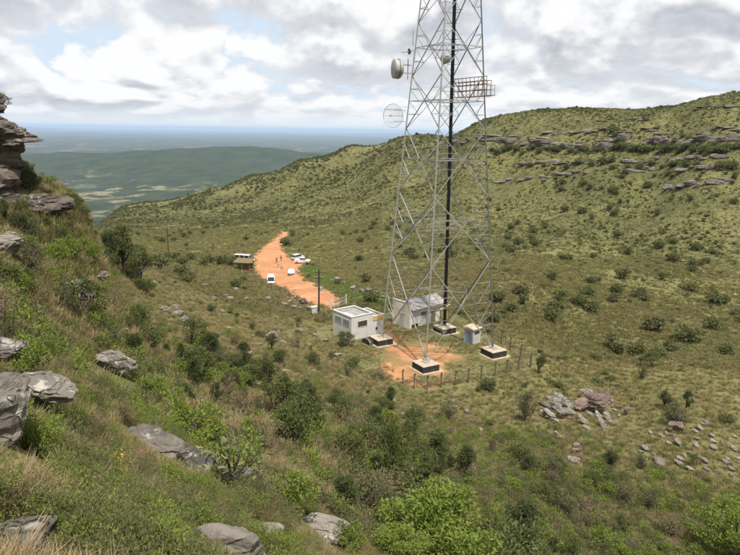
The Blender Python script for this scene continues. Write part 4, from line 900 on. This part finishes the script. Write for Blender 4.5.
def plant_protos(name, seed, hgt, wid, clumps, per, leaf, lm, bm_='bark', bare=.3, stems=1, asp=.45, csize=.22, top=.6, trunk_r=.035):
    """a trunk with limbs and a crown of leaf clumps, one unit-free prototype in metres"""
    r = np.random.default_rng(seed); cen = []; rad = []
    for i in range(clumps):
        for _ in range(30):
            u = r.uniform(-1, 1, 3)
            if u @ u < 1: break
        u = u / max(.35, np.linalg.norm(u)) * r.uniform(.45, .95)
        z = hgt * (bare + (1 - bare) * (.5 + .5 * u[2])); tap = 1 - (1 - top) * max(0, u[2])
        cen.append((u[0] * wid / 2 * tap, u[1] * wid / 2 * tap, z)); rad.append(wid * csize * r.uniform(.65, 1.25))
    V, T = leaf_cloud(r, cen, rad, per, leaf, asp, .35, .75, not name.startswith('far'))
    crown = mk_np(name + '_crown', V, T, [MAT[lm]])
    tb = MB()
    for s in range(stems):
        b0 = np.array([r.normal() * .05 * wid, r.normal() * .05 * wid, -.25]) * (stems > 1) + np.array([0, 0, -.25]) * (stems == 1)
        fork = np.array([r.normal() * .08 * wid, r.normal() * .08 * wid, hgt * bare * r.uniform(.7, 1.0)]); tr = trunk_r * hgt ** .8
        mid = (b0 + fork) / 2 + r.normal(size=3) * .03 * hgt * [1, 1, 0]
        tb.tube([b0, mid, fork], [tr * 1.25, tr, tr * .75], 6)
        mine = [c for i, c in enumerate(cen) if i % stems == s]
        for c in mine[:9]:
            c = np.array(c); m1 = fork + (c - fork) * .5 + r.normal(size=3) * .06 * wid + [0, 0, -.04 * hgt]
            tb.tube([fork, m1, c], [tr * .6, tr * .4, tr * .18], 5, False)
    trunk = tb.mesh(name + '_trunk', MAT[bm_])
    return trunk, crown
#          name, seed, height, width, clumps, leaves, leaf length, leaf, bark, bare, stems
PR = {}
def proto(key, *a, **k): PR[key] = plant_protos(key, *a, **k)
for i in range(3): proto(f'bright{i}', 200 + i, 1.0, 1.5, 38, 80, .070, 'leaf_bright', 'bark', .12, 4, .55, .115)
for i in range(3): proto(f'mid{i}', 210 + i, 1.0, 1.15, 30, 62, .070, 'leaf_mid', 'bark', .15, 4, .5, .125)
for i in range(3): proto(f'olive{i}', 220 + i, 1.0, .95, 28, 42, .065, 'leaf_olive', 'bark', .2, 4, .4, .13)
for i in range(3): proto(f'tree{i}', 230 + i, 1.0, .85, 34, 58, .046, 'leaf_mid', 'bark', .38, 1, .5, .11)
for i in range(3): proto(f'dark{i}', 240 + i, 1.0, .62, 30, 66, .046, 'leaf_dark', 'bark_dark', .30, 1, .5, .135)
for i in range(2): proto(f'brightree{i}', 250 + i, 1.0, 1.15, 54, 130, .034, 'leaf_bright', 'bark', .30, 1, .6, .10)
proto('sapling', 260, 1.0, 1.05, 20, 11, .095, 'leaf_pale', 'bark_dark', .42, 3, .42, .085, trunk_r=.022)
proto('broad', 261, 1.0, 1.6, 18, 40, .13, 'leaf_mid', 'bark', .1, 4, .42, .22)
for i in range(2): proto(f'twiggy{i}', 265 + i, 1.0, 1.1, 22, 26, .07, 'leaf_dry', 'bark', .2, 5, .35, .17)
for i in range(4): proto(f'far{i}', 270 + i, 1.0, 1.25, 14, 26, .20, ('leaf_far', 'leaf_far', 'leaf_olive', 'leaf_far')[i], 'bark_dark', .14, 3, .7, .22)
def plant(px, py, hpx, key, label, group=None, name='bush', cat='bush', hit=None, wide=1.0, hm=None, parts=True):
    p = hits([(px, py)])[0] if hit is None else hit
    h_ = hm if hm is not None else hpx / F_PX * ((p - CAM) @ _f)
    o = empty(name, p, random.uniform(0, 6.28)); o.scale = (h_ * wide, h_ * wide, h_)
    tr, cr = PR[key]; ob('trunk', tr, o); ob('crown', cr, o); return tag(o, label, cat, group)
# plants the photograph singles out
plant(193, 446, 46, 'bright0', 'big bright green bush with rounded crown above the white patched slab', wide=.95)
plant(291, 446, 46, 'mid1', 'grey green bush with twiggy left side between bright bush and slope trees', wide=.85)
plant(310, 437, 32, 'bright2', 'small light green bush growing into the grey green one', wide=.8)
plant(235, 503, 74, 'sapling', 'bare branched sapling with few large pale leaves in dry grass', name='sapling', cat='sapling')
plant(287, 511, 40, 'bright1', 'compact bright green round bush above the smooth boulder', wide=1.05)
plant(432, 590, 108, 'brightree0', 'large light green tree with open crown at the foot of the near slope', name='tree', cat='tree', wide=1.15)
plant(398, 580, 58, 'brightree1', 'lower light green tree merging with the large one', name='tree', cat='tree', wide=1.0)
plant(496, 578, 56, 'broad', 'broad leaved shrub right of the large light green tree', wide=1.0)
plant(392, 496, 84, 'tree0', 'slender tree with reddish base of crown and bare trunk on the slope', name='tree', cat='tree', wide=.55)
plant(376, 489, 40, 'dark1', 'thin small tree just left of the slender one', name='tree', cat='tree', wide=.7)
plant(520, 556, 60, 'dark0', 'dark rounded tree in the gully right of the large light tree', name='tree', cat='tree', wide=1.2)
plant(722, 562, 66, 'brightree1', 'yellow green tree with layered crown in the gully corner', name='tree', cat='tree', wide=1.0)
plant(345, 520, 52, 'dark2', 'dark narrow tree on the slope above the large light tree', name='tree', cat='tree', wide=.9)
plant(346, 552, 34, 'bright0', 'small bright bush left of the large light tree', wide=.8)
plant(651, 368, 18, 'tree1', 'lone small tree with visible trunk on the open right slope', name='tree', cat='tree', wide=1.25)
plant(642, 379, 15, 'olive1', 'small olive shrub below the lone tree', wide=.9)
plant(686, 414, 26, 'dark1', 'thin dark upright tree above the scree', name='tree', cat='tree', wide=.7)
plant(664, 409, 20, 'dark0', 'small dark tree left of the thin upright one', name='tree', cat='tree', wide=.9)
plant(672, 424, 22, 'olive0', 'dark twiggy shrub at the head of the scree', wide=1.4)
plant(525, 421, 34, 'olive2', 'tall thin shrub standing alone below the fence corner', wide=.7)
plant(488, 390, 13, 'mid0', 'low green bush just below the compound fence', wide=1.5)
plant(125, 277, 54, 'dark0', 'tallest dark green shrub beside the flat pink ledge', wide=.75)
plant(112, 268, 40, 'dark2', 'dark shrub left of the tallest one beside the pink ledge', wide=.8)
plant(136, 279, 34, 'mid2', 'lower green shrub right of the tallest dark one', wide=.9)
plant(187, 385, 28, 'bright1', 'yellow green bush on the mid slope below the stacked rocks', wide=.9)
plant(346, 346, 16, 'mid1', 'green shrub against the left wall of the equipment house', wide=1.1)
plant(540, 374, 20, 'dark2', 'dark straggly bush at the fence corner', wide=.9)
plant(558, 306, 13, 'dark0', 'single dark round bush on the pale grass of the right slope', wide=1.3)
for px, py, h_, k in ((30,178,26,'dark1'),(20,172,22,'mid0'),(38,188,14,'mid2')): plant(px, py + 16, h_, k, 'dark bush clinging below the overhang of the outcrop', 'bushes under the overhang', hit=None)
plant(6, 112, 16, 'olive1', 'small bush on the very top of the outcrop', hit=atR(1, 109, 38.0), wide=1.6)
for px, py, h_ in ((20, 380, 44), (52, 445, 34), (14, 420, 26), (60, 400, 22), (18, 360, 30)): plant(px, py, h_, 'bright2' if px < 21 else 'broad', 'leafy light green shrub around the streaked boulder', 'shrubs around the streaked boulder', wide=1.0)

EXCL = [ROAD, YARD]
LANDM = [(n, hits([q])[0][:2]) for n, q in (('the scree', (690, 455)), ('the rock pile', (585, 412)), ('the lone trunked tree', (651, 368)), ('the compound fence', (470, 384)), ('the lowest hill ledge', (695, 188)), ('the long low ledge', (650, 172)), ('the main cliff', (575, 150)), ('the isolated dark ledge', (508, 184)),
         ('the hill stones', (727, 236)), ('the single round bush', (558, 306)), ('the pale hut', (480, 340)), ('the generator house', (415, 312)), ('the equipment house', (350, 340)), ('the power pole', (319, 312)), ('the pickup truck', (303, 263)), ('the shelter', (244, 270)), ('the meadow pole', (168, 254)), ('the far end of the road', (290, 234)), ('the stone row', (380, 298)),
         ('the streaked boulder', (20, 430)), ('the patched slab', (170, 455)), ('the bare sapling', (235, 500)), ('the smooth boulder', (322, 530)), ('the pink ledge', (98, 276)), ('the stacked rocks', (182, 320)), ('the rock shelf', (40, 219)), ('the slender tree', (392, 496)), ('the large light tree', (450, 570)), ('the lone tall boulder', (575, 457)), ('the yellow green tree', (722, 560)), ('the dark rounded tree', (520, 550)))]
def near_what(p): return min(LANDM, key=lambda L: (L[1][0] - p[0]) ** 2 + (L[1][1] - p[1]) ** 2)[0]
def seg_d(x, y, a, b):
    ab = b[:2] - a[:2]; t = np.clip(((x - a[0]) * ab[0] + (y - a[1]) * ab[1]) / (ab @ ab), 0, 1); return np.hypot(x - a[0] - t * ab[0], y - a[1] - t * ab[1])
_CL = np.array(CLEAR)
def free(x, y, grass=False):
    ok = np.ones(len(x), bool); R = np.hypot(x, y)
    for FP in FENCES:
        for a, b in zip(FP[:-1], FP[1:]): ok &= seg_d(x, y, a, b) > (0.5 if grass else 2.2)
    # bare ground round each rock, a little more on its downhill side
    for cx, cy, r_, h_ in _CL:
        if math.hypot(cx, cy) > 45:
            ok &= np.hypot(x - cx, y - cy) > (r_ * .7 if grass else r_ * 1.3 + .3)
            continue
        rc = math.hypot(cx, cy); ux_, uy_ = cx / rc, cy / rc; dx, dy = x - cx, y - cy; al = dx * ux_ + dy * uy_; la = dx * uy_ - dy * ux_
        ok &= ~((np.abs(la) < r_ * 1.05 + .03) & (al < r_) & (al > -(r_ + (1.0 if grass else 2.0) * h_ + (.05 if grass else .3))))
    for P in EXCL: ok &= (poly_dist(x, y, P) < rng.uniform(-.3, 1.3, len(x)) ** 2 * np.sign(.8)) if grass else ~in_poly(x, y, P)
    ok &= np.hypot(x - 8, y - 83.5) > 12.0
    ok &= ~((np.hypot(x + 1.5, y - 89) < 6.5) | (np.hypot(x - 8.5, y - 95) < 8))
    return ok
def sample(n, r0, r1, power, a0=-40, a1=40, rg=rng):
    """points by bearing and distance; power 0 spreads evenly in log distance, 2 evenly over the area"""
    a = np.radians(rg.uniform(a0, a1, n)); u = rg.uniform(0, 1, n)
    R = r0 * (r1 / r0) ** u if power == 0 else (r0 ** power + u * (r1 ** power - r0 ** power)) ** (1 / power)
    return R * np.sin(a), R * np.cos(a)
def seen(x, y, z, m=100):
    q, d = to_px(np.stack([x, y, z], 1)); return (q[:, 0] > -m) & (q[:, 0] < PW + m) & (q[:, 1] > 60) & (q[:, 1] < PH + m)
def pick(n, *a, dens=None, tries=14, grass=False, **k):
    m = 100 if n > 400 else 15; n = int(n * 1.18) if n > 400 else n
    x, y = sample(n * tries, *a, **k); ok = free(x, y, grass); x, y = x[ok], y[ok]
    if dens is not None: d = rng.uniform(0, 1, len(x)) < dens(x, y); x, y = x[d], y[d]
    z = height(x, y); v = seen(x, y, z, m); x, y, z = x[v][:n], y[v][:n], z[v][:n]
    return np.stack([x, y, z], 1)
clump = lambda x, y, s, k: np.clip(fbm(x / s, y / s, k, 3) * 2.2 + .42, 0, 1)
# near slope bushes
COLW = {'bright': 'light green', 'mid': 'green', 'olive': 'olive grey', 'dark': 'dark green', 'twiggy': 'dry brown twiggy', 'tree': 'green'}
def slope_plant(p, kinds, wts, lo, hi, where, grp):
    k = random.choices(kinds, wts)[0]; tree_ = k in ('tree', 'dark') and hi > 2; h_ = random.uniform(lo, hi) * (1.5 if tree_ else 1); nn = 'tree' if tree_ else 'shrub' if k in ('olive', 'twiggy') else 'bush'
    sz = 'small' if h_ < lo + (hi - lo) * .35 else 'tall' if h_ > lo + (hi - lo) * .75 else 'middling'
    plant(0, 0, 0, k + str(random.randrange(2 if k == 'twiggy' else 3)), f'{sz} {COLW[k]} {nn} {where}, near {near_what(p)}', grp, name=nn, cat=nn, hit=p, hm=h_, wide=random.uniform(.75, 1.15))
for p in pick(75, 11, 95, 0, a0=-33, a1=6, dens=lambda x, y: clump(x, y, 5, 81)):
    R = math.hypot(p[0], p[1]); f_ = .7 + .3 * min(1, R / 40); slope_plant(p, ['bright', 'mid', 'olive', 'dark', 'twiggy'], [2, 3, 3, 1, 2], .5 * f_, 1.45 * f_, 'on the near slope', 'bushes on the near slope')
for p in pick(65, 24, 75, 1.3, a0=-34, a1=-9, dens=lambda x, y: clump(x, y, 9, 82)): slope_plant(p, ['bright', 'mid', 'olive', 'dark', 'twiggy'], [2, 3, 2, 3, 1], .7, 1.9, 'on the upper left slope', 'bushes on the upper left slope')
for p in pick(75, 22, 82, 1.0, a0=-17, a1=11, dens=lambda x, y: .15 + .85 * clump(x, y, 9, 84)): slope_plant(p, ['dark', 'mid', 'olive', 'tree', 'twiggy'], [4, 3, 3, 2, 2], .8, 2.05, 'on the slope above the mast', 'bushes on the slope above the mast')
for px, py in ((22, 184), (34, 189), (72, 216), (80, 219), (88, 226), (48, 232), (20, 238), (70, 236), (34, 244), (95, 240), (60, 250)):
    slope_plant(hits([(px, py)])[0], ['mid', 'dark', 'olive', 'bright'], [3, 3, 2, 1], .7, 1.4, 'beside the outcrop', 'bushes beside the outcrop')
for px, py in [(random.uniform(58, 112), random.uniform(218, 272)) for _ in range(16)] + [(random.uniform(0, 34), random.uniform(216, 240)) for _ in range(7)]:
    slope_plant(hits([(px, py)])[0], ['mid', 'dark', 'olive', 'bright', 'twiggy'], [3, 2, 2, 2, 1], .5, 1.3, 'under the rock shelf', 'bushes under the rock shelf')
# trees and shrubs of the gully
for p in pick(135, 17, 66, 0, a0=-2, a1=34, dens=lambda x, y: clump(x, y, 7, 83) * sst(62 - np.hypot(x, y) + x * .1, 0, 18)):
    slope_plant(p, ['tree', 'dark', 'mid', 'olive', 'bright', 'twiggy'], [3, 1.2, 3, 4, 2.2, 2.5], .7, 2.0, 'in the gully', 'trees and bushes of the gully')
# bushes of the open hillsides: the largest ones one by one
hb = []
for me in [PR[f'far{i}'] for i in range(4)]:
    tr, cr = me; bm = bmesh.new(); bm.from_mesh(cr); n0 = len(bm.faces); bm.from_mesh(tr)
    bm.faces.ensure_lookup_table()
    for f in bm.faces[n0:]: f.material_index = 1
    m2 = bpy.data.meshes.new('hillside_bush'); bm.to_mesh(m2); bm.free(); m2.materials.append(cr.materials[0]); m2.materials.append(tr.materials[0]); hb.append(m2)
def hill_bush(p, h_, lab, grp):
    k = random.randrange(4); lab = f"{'big' if h_ > 2 else 'small' if h_ < 1.4 else 'middling'} {'greyish ' if k == 2 else 'olive '}{lab}, near {near_what(p)}"; o = ob('hillside_bush', hb[k], None, p, (0, 0, random.uniform(0, 6.28)), (h_ * random.uniform(.9, 1.3),) * 2 + (h_,)); tag(o, lab, 'bush', grp)
for p in pick(130, 95, 320, 1.4, a0=2, a1=33, dens=lambda x, y: clump(x, y, 30, 85)): hill_bush(p, random.uniform(1.1, 2.6), 'bush on the right hill', 'bushes on the right hill')
for p in pick(60, 95, 330, 1.2, a0=-22, a1=4, dens=lambda x, y: clump(x, y, 30, 86)): hill_bush(p, random.uniform(1.0, 2.2), 'bush in the dry meadow', 'bushes in the meadow')
for px, py, h_ in ((286, 246, 8), (284, 243, 6), (292, 236, 5), (246, 262, 7), (230, 266, 7), (226, 264, 9), (219, 265, 9), (210, 263, 8), (203, 266, 8), (236, 265, 8), (190, 260, 7)):
    p = hits([(px, py)])[0]; hill_bush(p, h_ / F_PX * ((p - CAM) @ _f), 'round bush along the red road', 'bushes beside the road')

# ---- what nobody could count: grass and low scrub, scattered
def grass_mesh(name, seed, blades, hgt, spread, m, wd=.006, bend=.5):
    r = np.random.default_rng(seed); V = []; T = []
    for i in range(blades):
        a = r.uniform(0, 6.28); q = np.array([math.cos(a), math.sin(a), 0]); b = q * r.uniform(0, spread); L = hgt * r.uniform(.5, 1.15); k = bend * r.uniform(.2, 1.0)
        s = np.array([-q[1], q[0], 0]) * wd; q2 = np.array([math.cos(a + r.normal() * .7), math.sin(a + r.normal() * .7), 0])
        mid = b + q2 * L * k * .35 + [0, 0, L * .6]; tip = b + q2 * L * k + [0, 0, L * (1 - .35 * k)]
        n = len(V); V += [b - s, b + s, mid + s * .8, mid - s * .8, tip]; T += [(n, n+1, n+2), (n, n+2, n+3), (n+3, n+2, n+4)]
    return mk_np(name, V, T, [MAT[m]])
def proto_coll(name, meshes):
    c = bpy.data.collections.new(name)
    for m in meshes: c.objects.link(bpy.data.objects.new(m.name, m))
    return c
def scatter(name, P, sc, coll, n_protos, label, tilt=.15):
    n = len(P); me = bpy.data.meshes.new(name); me.vertices.add(n); me.vertices.foreach_set('co', P.astype(np.float32).ravel())
    for nm, ty, arr in (('sc', 'FLOAT_VECTOR', sc), ('rt', 'FLOAT_VECTOR', np.stack([rng.normal(0, tilt, n), rng.normal(0, tilt, n), rng.uniform(0, 6.28, n)], 1))):
        a = me.attributes.new(nm, ty, 'POINT'); a.data.foreach_set('vector', arr.astype(np.float32).ravel())
    a = me.attributes.new('ix', 'INT', 'POINT'); a.data.foreach_set('value', rng.integers(0, n_protos, n).astype(np.int32))
    o = ob(name, me); ng = bpy.data.node_groups.new(name, 'GeometryNodeTree')
    ng.interface.new_socket('Geometry', in_out='INPUT', socket_type='NodeSocketGeometry'); ng.interface.new_socket('Geometry', in_out='OUTPUT', socket_type='NodeSocketGeometry')
    gi = ng.nodes.new('NodeGroupInput'); go = ng.nodes.new('NodeGroupOutput'); ip = ng.nodes.new('GeometryNodeInstanceOnPoints'); ci = ng.nodes.new('GeometryNodeCollectionInfo')
    ci.inputs['Collection'].default_value = coll; ci.inputs['Separate Children'].default_value = True; ci.inputs['Reset Children'].default_value = True
    def na(nm, ty):
        x = ng.nodes.new('GeometryNodeInputNamedAttribute'); x.data_type = ty; x.inputs['Name'].default_value = nm; return x.outputs['Attribute']
    L = ng.links.new; L(gi.outputs[0], ip.inputs['Points']); L(ci.outputs[0], ip.inputs['Instance']); ip.inputs['Pick Instance'].default_value = True
    L(na('ix', 'INT'), ip.inputs['Instance Index']); L(na('rt', 'FLOAT_VECTOR'), ip.inputs['Rotation']); L(na('sc', 'FLOAT_VECTOR'), ip.inputs['Scale']); L(ip.outputs[0], go.inputs[0])
    md = o.modifiers.new('scatter', 'NODES'); md.node_group = ng
    return tag(o, label, 'grass' if 'grass' in name else 'scrub', None, 'stuff')
def sc3(n, lo, hi, zlo=.8, zhi=1.2): s = rng.uniform(lo, hi, n); return np.stack([s, s, s * rng.uniform(zlo, zhi, n)], 1)
gm = [grass_mesh(f'grass_tuft_{i}', 300 + i, 46, .26, .15, 'grass_blade', .004) for i in range(4)] + [grass_mesh(f'grass_tuft_{4+i}', 310 + i, 44, .32, .12, 'straw_blade', .0035, .6) for i in range(4)]
P = pick(30000, 2.6, 26, 0, tries=4, a0=-43, a1=43, grass=True)
scatter('near_grass', P, sc3(len(P), .45, 1.2), proto_coll('grass_tufts', gm), 8, 'green and straw coloured grass on the near slope', .2)
gm2 = [grass_mesh(f'grass_clump_{i}', 320 + i, 40, .42, .42, 'grass_blade', .014) for i in range(3)] + [grass_mesh(f'grass_clump_{3+i}', 330 + i, 40, .46, .4, 'straw_blade', .011, .6) for i in range(2)]
gcl = proto_coll('grass_clumps', gm2)
P = pick(46000, 20, 150, .6, tries=4, a0=-40, a1=40, grass=True)
scatter('slope_grass', P, sc3(len(P), .45, 1.1), gcl, 5, 'rough grass over the middle slopes', .15)
P = hits([(random.uniform(52, 112), random.uniform(212, 275)) for _ in range(380)] + [(random.uniform(0, 60), random.uniform(208, 245)) for _ in range(240)])
scatter('crest_grass', P, sc3(len(P), .7, 1.5), gcl, 5, 'long grass on the steep bank under the rock shelf', .15)
# short grass inside the compound
n = 9000; a = rng.uniform(0, 6.28, n); q = 13.5 * np.sqrt(rng.uniform(0, 1, n)); x = 8 + q * np.cos(a) * 1.1; y = 84 + q * np.sin(a)
ok = (poly_dist(x, y, YARD) < rng.uniform(-.6, 1.6, n)) & (fbm(x / 1.8, y / 1.8, 97, 3) > rng.uniform(-.9, .3, n))
for dx, dy in ((7.67, -2.08), (2.08, 7.67), (-7.67, 2.08), (-2.08, -7.67)): ok &= np.hypot(x - CX - dx, y - CY - dy) > 2.6
for bx, by, ang, w_, d_ in ((-2.6, 86.1, 38, 7.3, 5.6), (6.25, 92.2, 42, 7.6, 3.9), (14.98, 85.25, 42, 2, 1.8)):
    ca, sa = math.cos(math.radians(ang)), math.sin(math.radians(ang)); lx = (x - bx) * ca + (y - by) * sa; ly = -(x - bx) * sa + (y - by) * ca
    ok &= ~((lx > -.3) & (lx < w_ + .3) & (ly > -.3) & (ly < d_ + .3))
x, y = x[ok], y[ok]; P = np.stack([x, y, height(x, y)], 1)
scatter('yard_grass', P, sc3(len(P), .25, .75, .5, 1.0), gcl, 5, 'short grass inside the mast compound', .15)
# low leafy scrub: small leaves close by, coarser clumps further off
def scrub_meshes(nm, leaf, per, cl):
    o_ = []
    for i, (lm, lf, asp) in enumerate((('leaf_mid', 1.0, .45), ('leaf_olive', .8, .4), ('leaf_bright', 1.1, .5), ('leaf_olive', .8, .5), ('leaf_bright', 1.2, .35), ('leaf_dry', .8, .3))):
        r = np.random.default_rng(400 + i); V, T = leaf_cloud(r, np.stack([r.normal(0, .13, cl), r.normal(0, .13, cl), r.uniform(.08, .36, cl)], 1), np.full(cl, .12), per, lf * leaf, asp, .5, 1.0, leaf < .05); o_.append(mk_np(f'{nm}_{i}', V, T, [MAT[lm]]))
    return proto_coll(nm, o_)
P = pick(1700, 3.4, 16, 0, tries=10, a0=-43, a1=43, dens=lambda x, y: .06 + .94 * clump(x, y, 1.3, 90) ** 1.5)
scatter('near_scrub', P, sc3(len(P), .5, 1.15), scrub_meshes('scrub_sprig', .028, 80, 15), 6, 'low leafy scrub in the grass of the near slope', .15)
sc_c = scrub_meshes('scrub_clump', .075, 24, 10)
P = pick(5200, 14, 62, 0, tries=8, a0=-40, a1=40, dens=lambda x, y: .15 + .85 * clump(x, y, 3.5, 91))
scatter('low_scrub', P, sc3(len(P), .5, 1.4), sc_c, 6, 'low leafy scrub dotting the slope above the mast', .15)
P = pick(3000, 22, 62, .8, tries=8, a0=-2, a1=41, dens=lambda x, y: (.15 + .85 * clump(x, y, 4, 92)) * sst(60 - np.hypot(x, y), 0, 16))
scatter('gully_scrub', P, sc3(len(P), .7, 1.9), sc_c, 6, 'dense low scrub filling the gully', .15)
fm = [PR[f'far{i}'][1] for i in range(4)]; fcoll = proto_coll('hill_scrub_clumps', fm)
P = pick(26000, 70, 620, 1.5, tries=4, a0=-36, a1=37, dens=lambda x, y: (.08 + .92 * clump(x, y, 24, 95)) * (.35 + .65 * sst(np.hypot(x, y), 150, 230)) * (1 - .8 * sst(np.hypot(x, y), 100, 140) * (1 - sst(np.hypot(x, y), 250, 300)) * (x < 25)))
scatter('hill_scrub', P, sc3(len(P), .22, .42, .55, .9) * (1 + 2.2 * rng.uniform(0, 1, len(P)) ** 4)[:, None] * (1 + 1.0 * sst(np.hypot(P[:, 0], P[:, 1]), 250, 550))[:, None], fcoll, 4, 'low dark scrub speckling the hillsides', .1)
hg = []
for i in range(4):
    r = np.random.default_rng(450 + i); V, T = leaf_cloud(r, np.stack([r.normal(0, .42, 6), r.normal(0, .42, 6), np.full(6, .05)], 1), np.full(6, .16), 7, .36, .22, .9, .5); hg.append(mk_np(f'hill_tuft_{i}', V, T, [MAT['hill_blade']]))
P = pick(60000, 95, 520, .9, tries=3, a0=-36, a1=37, grass=True, dens=lambda x, y: 1.0 * ~in_poly(x, y, LUSH))
scatter('hill_grass', P, sc3(len(P), .5, 1.2, .6, 1.1) * (1 + .5 * sst(np.hypot(P[:, 0], P[:, 1]), 150, 450))[:, None], proto_coll('hill_tufts', hg), 4, 'coarse olive and straw grass over the far hillsides', .1)
ms = [grass_mesh(f'meadow_tuft_{i}', 460 + i, 26, .5, .6, 'meadow_blade' if i else 'grass_blade', .03, .7) for i in range(3)]
P = pick(15000, 125, 340, 1.0, tries=6, a0=-26, a1=1, grass=True, dens=lambda x, y: (.25 + .75 * clump(x, y, 14, 99)) * ~in_poly(x, y, LUSH))
P2 = pick(9000, 75, 190, 1.0, tries=6, a0=9, a1=33, grass=True, dens=lambda x, y: clump(x, y, 16, 98))
P = np.concatenate([P, P2]); scatter('meadow_grass', P, sc3(len(P), .6, 1.3, .6, 1.0), proto_coll('meadow_tufts', ms), 3, 'dry straw coloured grass of the open meadow', .15)
lp = pick(2600, 95, 190, 1.0, tries=60, a0=-12, a1=6, grass=True, dens=lambda x, y: 1.0 * in_poly(x, y, LUSH)); scatter('roadside_grass', lp, sc3(len(lp), .5, 1.0, .5, .9), proto_coll('lush_tufts', [grass_mesh('lush_tuft_0', 470, 26, .4, .5, 'lush_blade', .03)]), 1, 'bright green grass strip beside the red road', .15)
for p in hits([(x + random.uniform(-2, 2), 151 + random.uniform(-2, 4)) for x in range(492, 740, 6)] + [(x + random.uniform(-2, 2), 168 + random.uniform(-3, 3)) for x in range(530, 740, 12)] + [(616 + random.uniform(-5, 5), 128 + i * 3) for i in range(7)]):
    if p[1] < 600: hill_bush(p, random.uniform(1.6, 3.6), 'bush at the foot of the hill cliffs', 'bushes below the cliffs')
# yellow flowers
V, T = leaf_cloud(np.random.default_rng(5), np.random.default_rng(6).normal(0, .06, (7, 3)) + [0, 0, .45], np.full(7, .03), 10, .03, .8)
fl = hits([(118, 492)])[0]; fo = empty('flower_plant', fl); tag(fo, 'small plant with yellow flowers in the near grass', 'flower'); ob('bloom', mk_np('bloom', V, T, [MAT['flower_yellow']]), fo, None, None, 1.0)
V, T = leaf_cloud(np.random.default_rng(8), np.random.default_rng(9).normal(0, .05, (6, 3)) * [1, 1, 2] + [0, 0, .22], np.full(6, .07), 14, .07, .35); ob('foliage', mk_np('foliage', V, T, [MAT['leaf_mid']]), fo)

# ------------------------------------------------------------------ the air
def haze():
    b = MB(); b.box(-130000, 130000, -130000, 130000, -480, 110)
    m = bpy.data.materials.new('haze'); m.use_nodes = True; t = NT(m.node_tree); t.n.clear(); o = t.n.new('ShaderNodeOutputMaterial'); v = t.n.new('ShaderNodeVolumePrincipled')
    v.inputs['Color'].default_value = (0.58, 0.76, 1.0, 1); v.inputs['Density'].default_value = 3.3e-5; v.inputs['Anisotropy'].default_value = 0.0
    t.l.new(v.outputs[0], o.inputs['Volume'])
    h = b.build('haze', m); tag(h, 'blue haze over the far plain', 'haze', None, 'stuff')
haze()
